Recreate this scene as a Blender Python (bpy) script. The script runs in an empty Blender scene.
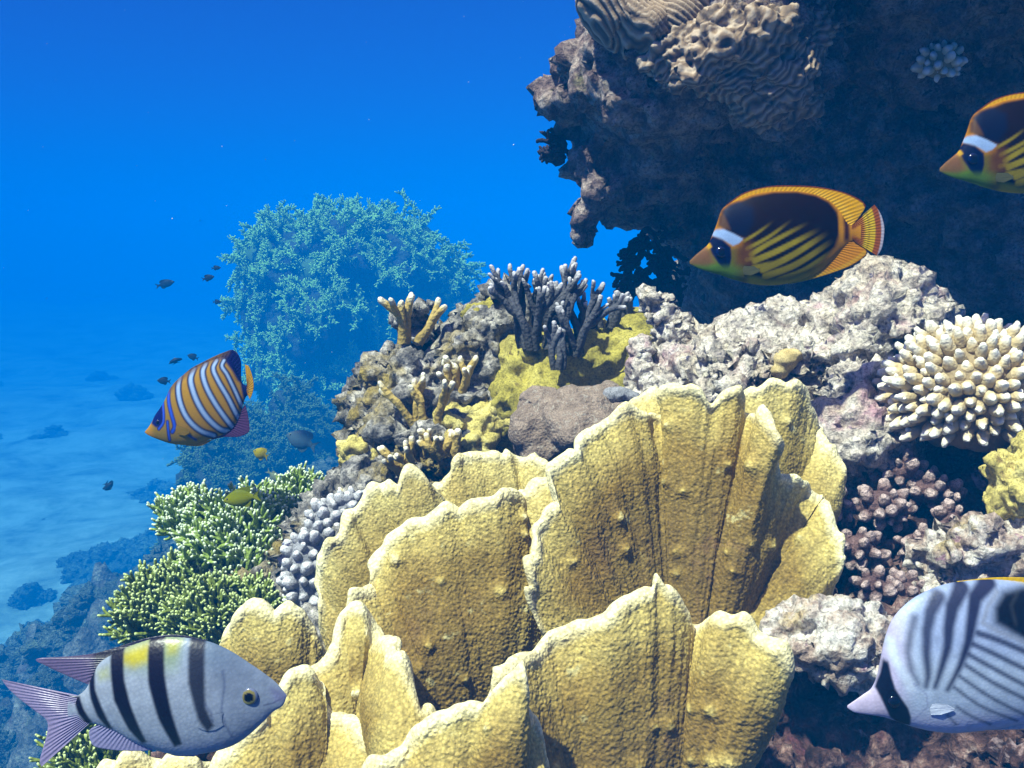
import bpy, math, random
import numpy as np
from mathutils import Matrix, Vector

SC = bpy.context.scene
COL = SC.collection
rng = np.random.default_rng(7)
random.seed(7)

# ------------------------------------------------------------------ camera
F = 983.0                      # focal length in pixels at 1024 wide
PITCH = math.radians(8.0)
CAM = np.array([0.0, 0.0, 2.5])
cd = bpy.data.cameras.new('camera')
cam = bpy.data.objects.new('camera', cd)
COL.objects.link(cam)
cam.location = CAM
cam.rotation_euler = (math.radians(90) - PITCH, 0, 0)
cd.sensor_width = 36.0
cd.lens = 36.0 * F / 1024.0
cd.clip_start = 0.02
cd.clip_end = 500
SC.camera = cam

# ------------------------------------------------------------------ light
SUN_TO = Vector((-0.36, -0.34, 0.87)).normalized()      # towards the sun
world = bpy.data.worlds.new('World')
SC.world = world
world.use_nodes = True
nt = world.node_tree
nt.nodes.clear()
sky = nt.nodes.new('ShaderNodeTexSky')
sky.sky_type = 'NISHITA'
sky.sun_disc = False
sky.sun_elevation = math.asin(SUN_TO.z)
sky.sun_rotation = math.atan2(SUN_TO.x, SUN_TO.y)
tint = nt.nodes.new('ShaderNodeMix')
tint.data_type = 'RGBA'
tint.blend_type = 'MULTIPLY'
tint.inputs[0].default_value = 1.0
# daylight through the water surface: a bright window overhead, only dim blue below about 40 degrees
wtc = nt.nodes.new('ShaderNodeTexCoord')
wsep = nt.nodes.new('ShaderNodeSeparateXYZ')
nt.links.new(wtc.outputs['Generated'], wsep.inputs[0])
wr = nt.nodes.new('ShaderNodeValToRGB')
wr.color_ramp.elements[0].position = 0.50; wr.color_ramp.elements[0].color = (0.055, 0.062, 0.34, 1)
wr.color_ramp.elements[1].position = 0.72; wr.color_ramp.elements[1].color = (1.0, 0.66, 0.80, 1)
nt.links.new(wsep.outputs[2], wr.inputs[0])
nt.links.new(wr.outputs[0], tint.inputs[7])
bg = nt.nodes.new('ShaderNodeBackground')
bg.inputs[1].default_value = 0.12
wo = nt.nodes.new('ShaderNodeOutputWorld')
nt.links.new(sky.outputs[0], tint.inputs[6])
nt.links.new(tint.outputs[2], bg.inputs[0])
nt.links.new(bg.outputs[0], wo.inputs[0])

sd = bpy.data.lights.new('sun', 'SUN')
sd.energy = 5.0
sd.angle = math.radians(1.2)
sd.color = (1.0, 0.91, 0.74)
sun = bpy.data.objects.new('sun', sd)
COL.objects.link(sun)
sun.rotation_euler = SUN_TO.to_track_quat('Z', 'Y').to_euler()

SC.view_settings.view_transform = 'Standard'
SC.view_settings.look = 'None'
SC.view_settings.gamma = 1
SC.view_settings.use_curve_mapping = False
SC.view_settings.exposure = 1.28
SC.render.engine = 'CYCLES'
SC.cycles.use_denoising = True
SC.cycles.max_bounces = 6
SC.cycles.diffuse_bounces = 3
SC.cycles.volume_bounces = 1
SC.cycles.glossy_bounces = 2
SC.cycles.transmission_bounces = 2
HAZE_DENSITY = 0.086

# ------------------------------------------------------------------ helpers
RIGHT = np.array([1.0, 0, 0])
FWD = np.array([0, math.cos(PITCH), -math.sin(PITCH)])
UP = np.array([0, math.sin(PITCH), math.cos(PITCH)])

def at(px, py, d):
    """world point of a photo pixel at a depth"""
    return CAM + RIGHT * ((px - 512) / F * d) + UP * ((384 - py) / F * d) + FWD * d

def _hash(ix, iy, iz, seed):
    n = ix.astype(np.uint32) * np.uint32(374761393) + iy.astype(np.uint32) * np.uint32(668265263) \
        + iz.astype(np.uint32) * np.uint32(2147483647) + np.uint32((seed * 974711 + 77) & 0xffffffff)
    n = (n ^ (n >> np.uint32(13))) * np.uint32(1274126177)
    n = (n ^ (n >> np.uint32(16))) * np.uint32(2246822519)
    return ((n ^ (n >> np.uint32(15))) & np.uint32(0xffff)).astype(np.float64) / 65535.0

def vnoise(p, seed=0):
    i = np.floor(p).astype(np.int64)
    f = p - i
    f = f * f * f * (f * (f * 6 - 15) + 10)
    out = 0
    for dx in (0, 1):
        wx = f[:, 0] if dx else 1 - f[:, 0]
        for dy in (0, 1):
            wy = f[:, 1] if dy else 1 - f[:, 1]
            for dz in (0, 1):
                wz = f[:, 2] if dz else 1 - f[:, 2]
                out = out + wx * wy * wz * _hash(i[:, 0] + dx, i[:, 1] + dy, i[:, 2] + dz, seed)
    return out * 2 - 1

ROT = np.array([[0.36, 0.48, -0.8], [-0.8, 0.6, 0.0], [0.48, 0.64, 0.6]])
def fbm(p, octv=4, seed=0, gain=0.5):
    s, a, q = 0, 1.0, np.array(p, float)
    for k in range(octv):
        s = s + a * vnoise(q, seed + k * 13)
        q = (q @ ROT) * 2.03 + 3.1
        a *= gain
    return s

def worley(p, seed=0, jit=0.9):
    i = np.floor(p).astype(np.int64)
    best = np.full(len(p), 9.0)
    for dx in (-1, 0, 1):
        for dy in (-1, 0, 1):
            for dz in (-1, 0, 1):
                c = i + np.array([dx, dy, dz])
                o = np.stack([_hash(c[:, 0], c[:, 1], c[:, 2], seed + k * 101) for k in (1, 2, 3)], 1)
                d = ((c + 0.5 + (o - 0.5) * jit - p) ** 2).sum(1)
                best = np.minimum(best, d)
    return np.sqrt(best)

def sstep(a, b, x):
    t = np.clip((x - a) / (b - a), 0, 1)
    return t * t * (3 - 2 * t)

def lin(c):
    c = np.array(c, float) / 255.0
    return np.where(c <= 0.04045, c / 12.92, ((c + 0.055) / 1.055) ** 2.4)

def tag(o, label=None, cat=None, group=None, kind=None):
    if label: o['label'] = label
    if cat: o['category'] = cat
    if group: o['group'] = group
    if kind: o['kind'] = kind
    return o

def empty(name, loc, label, cat, group=None):
    o = bpy.data.objects.new(name, None)
    COL.objects.link(o)
    o.location = loc
    o.empty_display_size = 0.05
    return tag(o, label, cat, group)

def mesh_data(name, V, Fs, attrs=None, cols=None, smooth=True):
    me = bpy.data.meshes.new(name)
    V = np.asarray(V, np.float32)
    if isinstance(Fs, np.ndarray):
        groups = [Fs]
    else:
        groups = [np.asarray(g, np.int32) for g in Fs if len(g)]
    loops = np.concatenate([g.ravel() for g in groups]).astype(np.int32)
    tot = np.concatenate([np.full(len(g), g.shape[1], np.int32) for g in groups])
    start = np.concatenate([[0], np.cumsum(tot)[:-1]]).astype(np.int32)
    me.vertices.add(len(V))
    me.vertices.foreach_set('co', V.ravel())
    me.loops.add(len(loops))
    me.loops.foreach_set('vertex_index', loops)
    me.polygons.add(len(tot))
    me.polygons.foreach_set('loop_start', start)
    me.polygons.foreach_set('loop_total', tot)
    me.polygons.foreach_set('use_smooth', np.full(len(tot), smooth))
    me.update(calc_edges=True)
    me.validate()
    for k, a in (attrs or {}).items():
        at_ = me.attributes.new(k, 'FLOAT', 'POINT')
        at_.data.foreach_set('value', np.asarray(a, np.float32))
    if cols is not None:
        ca = me.color_attributes.new('pattern', 'FLOAT_COLOR', 'POINT')
        c4 = np.ones((len(V), 4), np.float32)
        c4[:, :3] = cols
        ca.data.foreach_set('color', c4.ravel())
    return me

def link(name, me, mat, parent=None, loc=None):
    if mat is not None and not me.materials:
        me.materials.append(mat)
    o = bpy.data.objects.new(name, me)
    COL.objects.link(o)
    if parent is not None: o.parent = parent
    if loc is not None: o.location = loc
    return o

class MB:
    """collects tubes and blobs into one mesh"""
    def __init__(s):
        s.V, s.Q, s.T, s.A, s.n = [], [], [], [], 0
    def add(s, V, Q=None, T=None, A=None):
        s.V.append(np.asarray(V, float))
        if Q is not None and len(Q): s.Q.append(np.asarray(Q) + s.n)
        if T is not None and len(T): s.T.append(np.asarray(T) + s.n)
        s.A.append(np.zeros(len(V)) if A is None else np.asarray(A, float))
        s.n += len(V)
    def tube(s, pts, rad, seg=7, a0=0.0, a1=1.0):
        pts = np.asarray(pts, float); rad = np.asarray(rad, float)
        # rounded tip
        d = pts[-1] - pts[-2]; d = d / (np.linalg.norm(d) + 1e-9)
        r = rad[-1]
        pts = np.vstack([pts, pts[-1] + d * r * 0.55, pts[-1] + d * r * 0.85])
        rad = np.concatenate([rad, [r * 0.8, r * 0.42]])
        n = len(pts)
        t = np.gradient(pts, axis=0); t /= (np.linalg.norm(t, axis=1, keepdims=True) + 1e-9)
        ref = np.array([0.3, 0.9, 0.2]) if abs(t[0, 1]) < 0.8 else np.array([1.0, 0.1, 0.2])
        u = np.cross(t, ref); u /= (np.linalg.norm(u, axis=1, keepdims=True) + 1e-9)
        w = np.cross(t, u)
        ang = np.linspace(0, 2 * math.pi, seg, endpoint=False)
        ring = u[:, None, :] * np.cos(ang)[None, :, None] + w[:, None, :] * np.sin(ang)[None, :, None]
        V = (pts[:, None, :] + ring * rad[:, None, None]).reshape(-1, 3)
        i = np.arange(n - 1)[:, None] * seg; j = np.arange(seg)[None, :]; k = (j + 1) % seg
        Q = np.stack([i + j, i + k, i + seg + k, i + seg + j], -1).reshape(-1, 4)
        tip = len(V)
        V = np.vstack([V, pts[-1] + d * r * 0.12])
        jj = np.arange(seg)
        T = np.stack([(n - 1) * seg + jj, (n - 1) * seg + (jj + 1) % seg, np.full(seg, tip)], -1)
        L = np.concatenate([[0], np.cumsum(np.linalg.norm(np.diff(pts, axis=0), axis=1))])
        a = a0 + (a1 - a0) * L / L[-1]
        s.add(V, Q, T, np.concatenate([np.repeat(a, seg), [a1]]))
    def ball(s, c, r, a=1.0, n=8):
        th = np.linspace(0, math.pi, n + 1)[1:-1]; ph = np.linspace(0, 2 * math.pi, n + 2, endpoint=False)
        m = len(ph)
        V = np.stack([np.sin(th)[:, None] * np.cos(ph), np.sin(th)[:, None] * np.sin(ph), np.cos(th)[:, None] * np.ones(m)], -1).reshape(-1, 3)
        V = np.vstack([V, [0, 0, 1], [0, 0, -1]]) * np.asarray(r) + np.asarray(c)
        i = np.arange(n - 2)[:, None] * m; j = np.arange(m)[None, :]; k = (j + 1) % m
        Q = np.stack([i + j, i + m + j, i + m + k, i + k], -1).reshape(-1, 4)
        b = (n - 1) * m; jj = np.arange(m)
        T = np.vstack([np.stack([jj, (jj + 1) % m, np.full(m, b)], -1),
                       np.stack([(n - 2) * m + (jj + 1) % m, (n - 2) * m + jj, np.full(m, b + 1)], -1)])
        s.add(V, Q, T, np.full(len(V), a))
    def data(s, name, org=(0, 0, 0), attr='tip', warp=0.0, wscale=60.0, seed=0):
        V = np.vstack(s.V)
        if warp:
            V = V + np.stack([vnoise(V * wscale + 7.1 * k, seed + k) for k in range(3)], 1) * warp
        Fs = []
        if s.Q: Fs.append(np.vstack(s.Q))
        if s.T: Fs.append(np.vstack(s.T))
        return mesh_data(name, V - np.asarray(org), Fs, {attr: np.concatenate(s.A)})

# ------------------------------------------------------------------ materials
def new_mat(name):
    m = bpy.data.materials.new(name)
    m.use_nodes = True
    n = m.node_tree
    n.nodes.clear()
    out = n.nodes.new('ShaderNodeOutputMaterial')
    b = n.nodes.new('ShaderNodeBsdfPrincipled')
    n.links.new(b.outputs[0], out.inputs[0])
    return m, n, b

def ramp(n, src, stops):
    r = n.nodes.new('ShaderNodeValToRGB')
    e = r.color_ramp.elements
    while len(e) < len(stops): e.new(0.5)
    for el, (p, c) in zip(e, stops):
        el.position = p
        el.color = (c[0], c[1], c[2], 1) if hasattr(c, '__len__') else (c, c, c, 1)
    n.links.new(src, r.inputs[0])
    return r.outputs[0]

def mixc(n, fac, a, b, mode='MIX'):
    x = n.nodes.new('ShaderNodeMix')
    x.data_type = 'RGBA'; x.blend_type = mode
    for sock, v in ((x.inputs[0], fac), (x.inputs[6], a), (x.inputs[7], b)):
        if hasattr(v, 'is_linked'): n.links.new(v, sock)
        elif hasattr(v, '__len__'): sock.default_value = (v[0], v[1], v[2], 1)
        else: sock.default_value = v
    return x.outputs[2]

def tex_noise(n, vec, scale, detail=6, rough=0.6, dist=0.0):
    t = n.nodes.new('ShaderNodeTexNoise')
    t.inputs['Scale'].default_value = scale
    t.inputs['Detail'].default_value = detail
    t.inputs['Roughness'].default_value = rough
    t.inputs['Distortion'].default_value = dist
    n.links.new(vec, t.inputs['Vector'])
    return t.outputs[0]

def tex_vor(n, vec, scale, feature='F1'):
    t = n.nodes.new('ShaderNodeTexVoronoi')
    t.feature = feature
    t.inputs['Scale'].default_value = scale
    n.links.new(vec, t.inputs['Vector'])
    return t.outputs['Distance']

def coords(n):
    return n.nodes.new('ShaderNodeTexCoord').outputs['Object']

def attr(n, name):
    a = n.nodes.new('ShaderNodeAttribute')
    a.attribute_name = name
    return a

def bumped(n, b, hs, strength, dist):
    bp = n.nodes.new('ShaderNodeBump')
    bp.inputs['Strength'].default_value = strength
    bp.inputs['Distance'].default_value = dist
    if len(hs) == 1: n.links.new(hs[0], bp.inputs['Height'])
    else:
        m = n.nodes.new('ShaderNodeMath'); m.operation = 'ADD'
        n.links.new(hs[0], m.inputs[0]); n.links.new(hs[1], m.inputs[1])
        n.links.new(m.outputs[0], bp.inputs['Height'])
    n.links.new(bp.outputs[0], b.inputs['Normal'])

def rock_mat(name, stops, scale, spots=(), bump=0.6, bscale=90, bdist=0.006, rough=0.9, tip=None):
    """mottled encrusted stone: stops on one noise, colour spots from further noises, optional pale tips"""
    m, n, b = new_mat(name)
    v = coords(n)
    c = ramp(n, tex_noise(n, v, scale, 8, 0.68), stops)
    for (sc, lo, hi, colr) in spots:
        f = ramp(n, tex_noise(n, v, sc, 5, 0.6, 0.4), [(lo, 0.0), (hi, 1.0)])
        c = mixc(n, f, c, colr)
    if tip:
        a = attr(n, 'tip').outputs['Fac']
        c = mixc(n, ramp(n, a, [(tip[0], 0.0), (tip[1], 1.0)]), c, tip[2])
    c = mixc(n, 0.9, c, ramp(n, tex_noise(n, v, bscale * 2.3, 4, 0.7), [(0.34, 0.35), (0.5, 1.0), (0.68, 1.45)]), 'MULTIPLY')
    n.links.new(c, b.inputs['Base Color'])
    b.inputs['Roughness'].default_value = rough
    b.inputs['Specular IOR Level'].default_value = 0.15
    bumped(n, b, [tex_noise(n, v, bscale, 6, 0.7), tex_vor(n, v, bscale * 0.7)], bump, bdist)
    return m

def plate_mat(name, rimc, midc, inc, deepc):
    m, n, b = new_mat(name)
    v = coords(n)
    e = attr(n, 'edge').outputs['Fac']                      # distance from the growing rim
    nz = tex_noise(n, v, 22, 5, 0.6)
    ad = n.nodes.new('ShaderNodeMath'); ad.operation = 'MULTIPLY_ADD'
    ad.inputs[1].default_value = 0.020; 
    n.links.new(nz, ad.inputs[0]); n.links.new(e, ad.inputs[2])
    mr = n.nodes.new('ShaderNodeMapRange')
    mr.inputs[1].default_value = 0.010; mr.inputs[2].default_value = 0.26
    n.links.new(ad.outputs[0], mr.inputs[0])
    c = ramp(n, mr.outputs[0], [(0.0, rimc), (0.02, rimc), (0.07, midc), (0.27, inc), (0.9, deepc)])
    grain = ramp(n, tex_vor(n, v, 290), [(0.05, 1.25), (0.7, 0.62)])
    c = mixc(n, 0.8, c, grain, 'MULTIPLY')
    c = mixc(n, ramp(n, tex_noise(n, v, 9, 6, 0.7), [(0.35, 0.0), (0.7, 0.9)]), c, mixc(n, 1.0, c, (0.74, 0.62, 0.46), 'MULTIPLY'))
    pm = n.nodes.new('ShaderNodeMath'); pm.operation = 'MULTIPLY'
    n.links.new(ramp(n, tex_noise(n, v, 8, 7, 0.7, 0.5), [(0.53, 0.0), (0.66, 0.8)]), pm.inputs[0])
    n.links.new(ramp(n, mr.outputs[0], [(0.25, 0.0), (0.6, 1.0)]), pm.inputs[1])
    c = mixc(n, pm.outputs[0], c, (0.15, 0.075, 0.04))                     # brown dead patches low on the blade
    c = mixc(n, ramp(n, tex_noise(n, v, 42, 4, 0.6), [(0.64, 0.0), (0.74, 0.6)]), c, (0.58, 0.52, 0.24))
    c = mixc(n, 0.85, c, ramp(n, tex_noise(n, v, 180, 5, 0.7), [(0.32, 0.62), (0.5, 1.0), (0.68, 1.25)]), 'MULTIPLY')
    n.links.new(c, b.inputs['Base Color'])
    b.inputs['Roughness'].default_value = 0.75
    b.inputs['Specular IOR Level'].default_value = 0.2
    b.inputs['Subsurface Weight'].default_value = 0.0
    bumped(n, b, [tex_noise(n, v, 330, 3, 0.6), tex_vor(n, v, 300)], 0.5, 0.0018)
    return m

def tip_mat(name, base, mid, tipc, p=(0.45, 0.8, 0.95), bscale=260, bump=0.5, bdist=0.002, rough=0.7):
    m, n, b = new_mat(name)
    v = coords(n)
    a = attr(n, 'tip').outputs['Fac']
    c = ramp(n, a, [(0.0, base), (p[0], mid), (p[1], mid), (p[2], tipc)])
    c = mixc(n, ramp(n, tex_noise(n, v, 60, 5, 0.6), [(0.3, 0.0), (0.8, 0.8)]), c, mixc(n, 1.0, c, (0.62, 0.6, 0.6), 'MULTIPLY'))
    n.links.new(c, b.inputs['Base Color'])
    b.inputs['Roughness'].default_value = rough
    b.inputs['Specular IOR Level'].default_value = 0.2
    bumped(n, b, [tex_noise(n, v, bscale, 4, 0.6), tex_vor(n, v, bscale)], bump, bdist)
    return m

def fish_mat(name, bscale=420, bump=0.10, rough=0.42, spec=0.2, gain=0.6):
    m, n, b = new_mat(name)
    v = coords(n)
    c = attr(n, 'pattern').outputs['Color']
    c = mixc(n, ramp(n, tex_vor(n, v, bscale), [(0.1, 0.0), (0.7, 0.5)]), c, mixc(n, 1.0, c, (0.78, 0.78, 0.8), 'MULTIPLY'))
    n.links.new(c, b.inputs['Base Color'])
    b.inputs['Roughness'].default_value = rough
    b.inputs['Specular IOR Level'].default_value = spec
    c = mixc(n, 1.0, c, (gain, gain, gain), 'MULTIPLY')
    n.links.new(c, b.inputs['Base Color'])
    bumped(n, b, [tex_vor(n, v, bscale)], bump, 0.0012)
    return m

M = {}
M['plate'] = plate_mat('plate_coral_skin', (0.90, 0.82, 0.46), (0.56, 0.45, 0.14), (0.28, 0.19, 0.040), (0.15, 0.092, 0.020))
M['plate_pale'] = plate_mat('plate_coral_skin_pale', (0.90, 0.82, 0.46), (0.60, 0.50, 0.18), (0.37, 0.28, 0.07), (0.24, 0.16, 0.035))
M['pale_rock'] = rock_mat('pale_rock', [(0.30, (0.10, 0.09, 0.11)), (0.42, (0.44, 0.37, 0.31)), (0.53, (0.64, 0.56, 0.46)), (0.72, (0.84, 0.78, 0.68))], 30,
                          [(7, 0.50, 0.70, (0.46, 0.33, 0.20)), (11, 0.58, 0.70, (0.36, 0.22, 0.20)), (55, 0.60, 0.66, (0.10, 0.09, 0.13)), (13, 0.58, 0.70, (0.42, 0.25, 0.27))], 1.0, 100, 0.009)
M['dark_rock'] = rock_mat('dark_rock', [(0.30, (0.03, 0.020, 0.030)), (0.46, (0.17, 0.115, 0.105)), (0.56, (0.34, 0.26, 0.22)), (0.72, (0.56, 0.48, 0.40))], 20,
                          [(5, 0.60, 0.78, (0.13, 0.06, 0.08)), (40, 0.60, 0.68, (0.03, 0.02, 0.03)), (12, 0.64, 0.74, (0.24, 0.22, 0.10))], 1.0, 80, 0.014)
M['reef_rock'] = rock_mat('reef_rock', [(0.32, (0.012, 0.008, 0.008)), (0.47, (0.07, 0.035, 0.030)), (0.58, (0.19, 0.11, 0.09)), (0.72, (0.52, 0.40, 0.34))], 34,
                          [(9, 0.58, 0.74, (0.12, 0.035, 0.05)), (24, 0.62, 0.72, (0.48, 0.36, 0.36)), (13, 0.66, 0.76, (0.30, 0.26, 0.08))], 0.9, 80, 0.01)
M['white_rock'] = rock_mat('white_rock', [(0.3, (0.05, 0.03, 0.05)), (0.44, (0.38, 0.28, 0.22)), (0.56, (0.62, 0.56, 0.48)), (0.78, (0.82, 0.80, 0.78))], 22,
                          [(15, 0.58, 0.7, (0.40, 0.30, 0.10)), (30, 0.63, 0.7, (0.30, 0.14, 0.22))], 1.0, 90, 0.008)
M['grey_rubble'] = rock_mat('grey_rubble', [(0.30, (0.03, 0.030, 0.032)), (0.44, (0.15, 0.135, 0.12)), (0.56, (0.36, 0.325, 0.28)), (0.72, (0.68, 0.62, 0.52))], 34,
                          [(8, 0.52, 0.66, (0.26, 0.19, 0.05)), (28, 0.62, 0.7, (0.05, 0.05, 0.07))], 1.0, 80, 0.008)
M['olive'] = rock_mat('olive_crust', [(0.3, (0.10, 0.085, 0.015)), (0.5, (0.30, 0.25, 0.045)), (0.75, (0.46, 0.39, 0.10))], 14,
                          [(22, 0.60, 0.7, (0.11, 0.075, 0.02)), (6, 0.58, 0.75, (0.16, 0.12, 0.05))], 0.5, 110, 0.004)
M['lobed'] = rock_mat('lobed_coral_skin', [(0.3, (0.14, 0.10, 0.075)), (0.6, (0.27, 0.20, 0.15)), (0.8, (0.38, 0.30, 0.23))], 50, [(130, 0.55, 0.65, (0.30, 0.25, 0.20)), (8, 0.55, 0.7, (0.15, 0.12, 0.08))], 0.7, 300, 0.003)
M['tan_lump'] = rock_mat('tan_lump_skin', [(0.3, (0.36, 0.26, 0.10)), (0.6, (0.55, 0.43, 0.20)), (0.8, (0.66, 0.56, 0.32))], 30, [], 0.3, 240, 0.002)
M['yellow_lump'] = rock_mat('yellow_lump_skin', [(0.3, (0.30, 0.24, 0.06)), (0.55, (0.52, 0.43, 0.13)), (0.8, (0.68, 0.62, 0.30))], 26,
                          [(40, 0.6, 0.7, (0.22, 0.15, 0.05))], 0.6, 140, 0.004)
M['pink_knob'] = rock_mat('pink_knob_skin', [(0.3, (0.07, 0.035, 0.035)), (0.6, (0.19, 0.11, 0.10)), (0.8, (0.32, 0.21, 0.19))], 60, [], 1.0, 260, 0.005, 0.85, (0.5, 1.0, (0.56, 0.42, 0.38)))
M['grey_knob'] = rock_mat('grey_knob_skin', [(0.3, (0.14, 0.14, 0.15)), (0.7, (0.32, 0.31, 0.32))], 30, [], 0.6, 200, 0.003, 0.85, (0.5, 1.0, (0.58, 0.56, 0.55)))
M['finger'] = tip_mat('finger_coral_skin', (0.20, 0.14, 0.07), (0.55, 0.43, 0.23), (0.86, 0.82, 0.68), (0.35, 0.55, 0.95))
M['fire'] = tip_mat('fire_coral_skin', (0.22, 0.15, 0.03), (0.46, 0.33, 0.09), (0.84, 0.78, 0.58), (0.4, 0.80, 0.97), 150, 0.6, 0.004)
M['dusky'] = tip_mat('dusky_finger_skin', (0.045, 0.04, 0.03), (0.075, 0.075, 0.085), (0.52, 0.50, 0.50), (0.4, 0.80, 0.99), 180, 0.6, 0.003)
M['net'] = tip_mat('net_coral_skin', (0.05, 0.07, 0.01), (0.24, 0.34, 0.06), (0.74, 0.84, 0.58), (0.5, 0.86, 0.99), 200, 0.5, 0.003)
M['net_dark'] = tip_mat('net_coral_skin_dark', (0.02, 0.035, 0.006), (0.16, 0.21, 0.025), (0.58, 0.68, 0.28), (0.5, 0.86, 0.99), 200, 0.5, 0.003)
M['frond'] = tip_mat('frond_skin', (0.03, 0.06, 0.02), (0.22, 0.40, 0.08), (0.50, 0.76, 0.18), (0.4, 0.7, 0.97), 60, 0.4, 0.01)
M['frond_shaded'] = tip_mat('frond_skin_shaded', (0.02, 0.03, 0.01), (0.07, 0.12, 0.035), (0.18, 0.26, 0.10), (0.4, 0.7, 0.97), 60, 0.4, 0.01)  # frond colours darkened to carry the shade below the far dome
M['lace'] = tip_mat('lace_skin', (0.02, 0.014, 0.02), (0.02, 0.014, 0.02), (0.03, 0.02, 0.025), (0.4, 0.7, 0.97), 100, 0.5, 0.004)
M['polyp'] = tip_mat('polyp_skin', (0.3, 0.24, 0.10), (0.72, 0.64, 0.42), (0.86, 0.84, 0.76), (0.3, 0.6, 0.95), 200, 0.3, 0.003)
M['slope_rock'] = rock_mat('slope_rock', [(0.3, (0.03, 0.035, 0.03)), (0.48, (0.10, 0.115, 0.085)), (0.62, (0.21, 0.22, 0.17)), (0.8, (0.40, 0.40, 0.34))], 8,
                          [(2.5, 0.56, 0.72, (0.22, 0.24, 0.12))], 1.0, 25, 0.03)
M['terrain_rock'] = rock_mat('terrain_rock', [(0.3, (0.02, 0.018, 0.017)), (0.48, (0.09, 0.08, 0.068)), (0.62, (0.20, 0.18, 0.15)), (0.8, (0.40, 0.37, 0.32))], 9,
                          [(4, 0.56, 0.72, (0.13, 0.08, 0.075)), (6, 0.6, 0.74, (0.16, 0.17, 0.08))], 1.0, 45, 0.02)
M['far_rock'] = rock_mat('far_rock', [(0.3, (0.015, 0.02, 0.02)), (0.6, (0.05, 0.06, 0.05)), (0.8, (0.12, 0.13, 0.10))], 4, [], 1.0, 14, 0.04)

# ------------------------------------------------------------------ volume of water
def box_mesh(name, lo, hi):
    x0, y0, z0 = lo; x1, y1, z1 = hi
    V = np.array([[x0, y0, z0], [x1, y0, z0], [x1, y1, z0], [x0, y1, z0], [x0, y0, z1], [x1, y0, z1], [x1, y1, z1], [x0, y1, z1]], float)
    Q = np.array([[0, 3, 2, 1], [4, 5, 6, 7], [0, 1, 5, 4], [1, 2, 6, 5], [2, 3, 7, 6], [3, 0, 4, 7]])
    return mesh_data(name, V, Q, smooth=False)

hm = bpy.data.materials.new('water_haze')
hm.use_nodes = True
n = hm.node_tree
n.nodes.clear()
ho = n.nodes.new('ShaderNodeOutputMaterial')
hv = n.nodes.new('ShaderNodeVolumePrincipled')
hv.inputs['Color'].default_value = (0.0, 0.150, 0.445, 1)
hv.inputs['Absorption Color'].default_value = (0.0, 0.24, 0.73, 1)     # red light dies first under water
hv.inputs['Density'].default_value = HAZE_DENSITY
hv.inputs['Anisotropy'].default_value = -0.35
n.links.new(hv.outputs[0], ho.inputs['Volume'])
hz = link('haze', box_mesh('haze', (-72, -12, -7.5), (72, 112, 6.2)), hm)
tag(hz, kind='stuff')

# ------------------------------------------------------------------ sea floor and reef terrain
def grid(nx, ny):
    i = np.arange(ny - 1)[:, None] * nx; j = np.arange(nx - 1)[None, :]
    return np.stack([i + j, i + j + 1, i + nx + j + 1, i + nx + j], -1).reshape(-1, 4)

def floor_z(x, y):
    p = np.stack([x, y, np.zeros_like(x)], 1)
    far = sstep(24, 66, y) * sstep(-4, -40, x)
    return -3.75 + 0.30 * fbm(p * 0.15, 3, 5) + 0.05 * fbm(p * 0.8, 3, 9) + 1.6 * far * (0.6 + 0.5 * fbm(p * 0.09, 3, 31))

def terrain_z(x, y):
    p = np.stack([x, y, np.zeros_like(x)], 1)
    ex = np.interp(y, [0.0, 0.9, 1.3, 1.7, 2.2, 2.7, 3.2, 4.5, 9, 17, 26], [-0.20, -0.12, -0.24, -0.38, -0.40, 0.0, 0.75, 1.2, 2.4, 4.0, 6.0])
    k = sstep(-0.85, 0.0, x - ex + 0.10 * fbm(p * 2.5, 3, 3))
    k2 = sstep(-12.5, -1.0, x - ex + 1.2 * fbm(p * 0.55, 3, 8)) * sstep(25, 13, y)
    h = -4.2 + 6.03 * k + 3.1 * k2 * (1 - k)
    h = h + 2.0 * sstep(-9.0, -1.2, x + 0.9 * fbm(p * 0.7, 3, 18)) * sstep(18, 9, y) * (1 - k) * sstep(4.5, 9.0, y)
    h = np.minimum(h, 1.95)
    h = h + (0.05 * fbm(p * 6, 4, 4) + 0.11 * fbm(p * 2.2, 3, 14)) * np.where(k > 0.92, 0.5, 1.3)
    return h + 0.35 * sstep(0.25, 0.9, x) * sstep(1.0, 1.7, y)

xs = np.linspace(-70, 70, 420); xs = np.sign(xs) * (np.abs(xs) / 70) ** 1.7 * 70
ys = -10 + 120 * np.linspace(0, 1, 420) ** 1.9
X, Y = np.meshgrid(xs, ys)
Z = floor_z(X.ravel(), Y.ravel())
mS, n, b = new_mat('sea_sand')
v = coords(n)
c = ramp(n, tex_noise(n, v, 0.55, 12, 0.74, 0.3), [(0.38, (0.10, 0.12, 0.11)), (0.47, (0.24, 0.26, 0.22)), (0.58, (0.40, 0.40, 0.35)), (0.8, (0.46, 0.45, 0.40))])
c = mixc(n, ramp(n, tex_noise(n, v, 9, 6, 0.7), [(0.5, 0.0), (0.75, 0.6)]), c, (0.25, 0.26, 0.22))
n.links.new(c, b.inputs['Base Color'])
b.inputs['Roughness'].default_value = 0.95
bumped(n, b, [tex_noise(n, v, 6, 8, 0.7)], 0.4, 0.02)
o = link('ground', mesh_data('ground', np.stack([X.ravel(), Y.ravel(), Z], 1), grid(420, 420)), mS)
tag(o, 'pale sandy sea floor with dark rubble patches fading into blue', 'sea floor', kind='structure')

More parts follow.
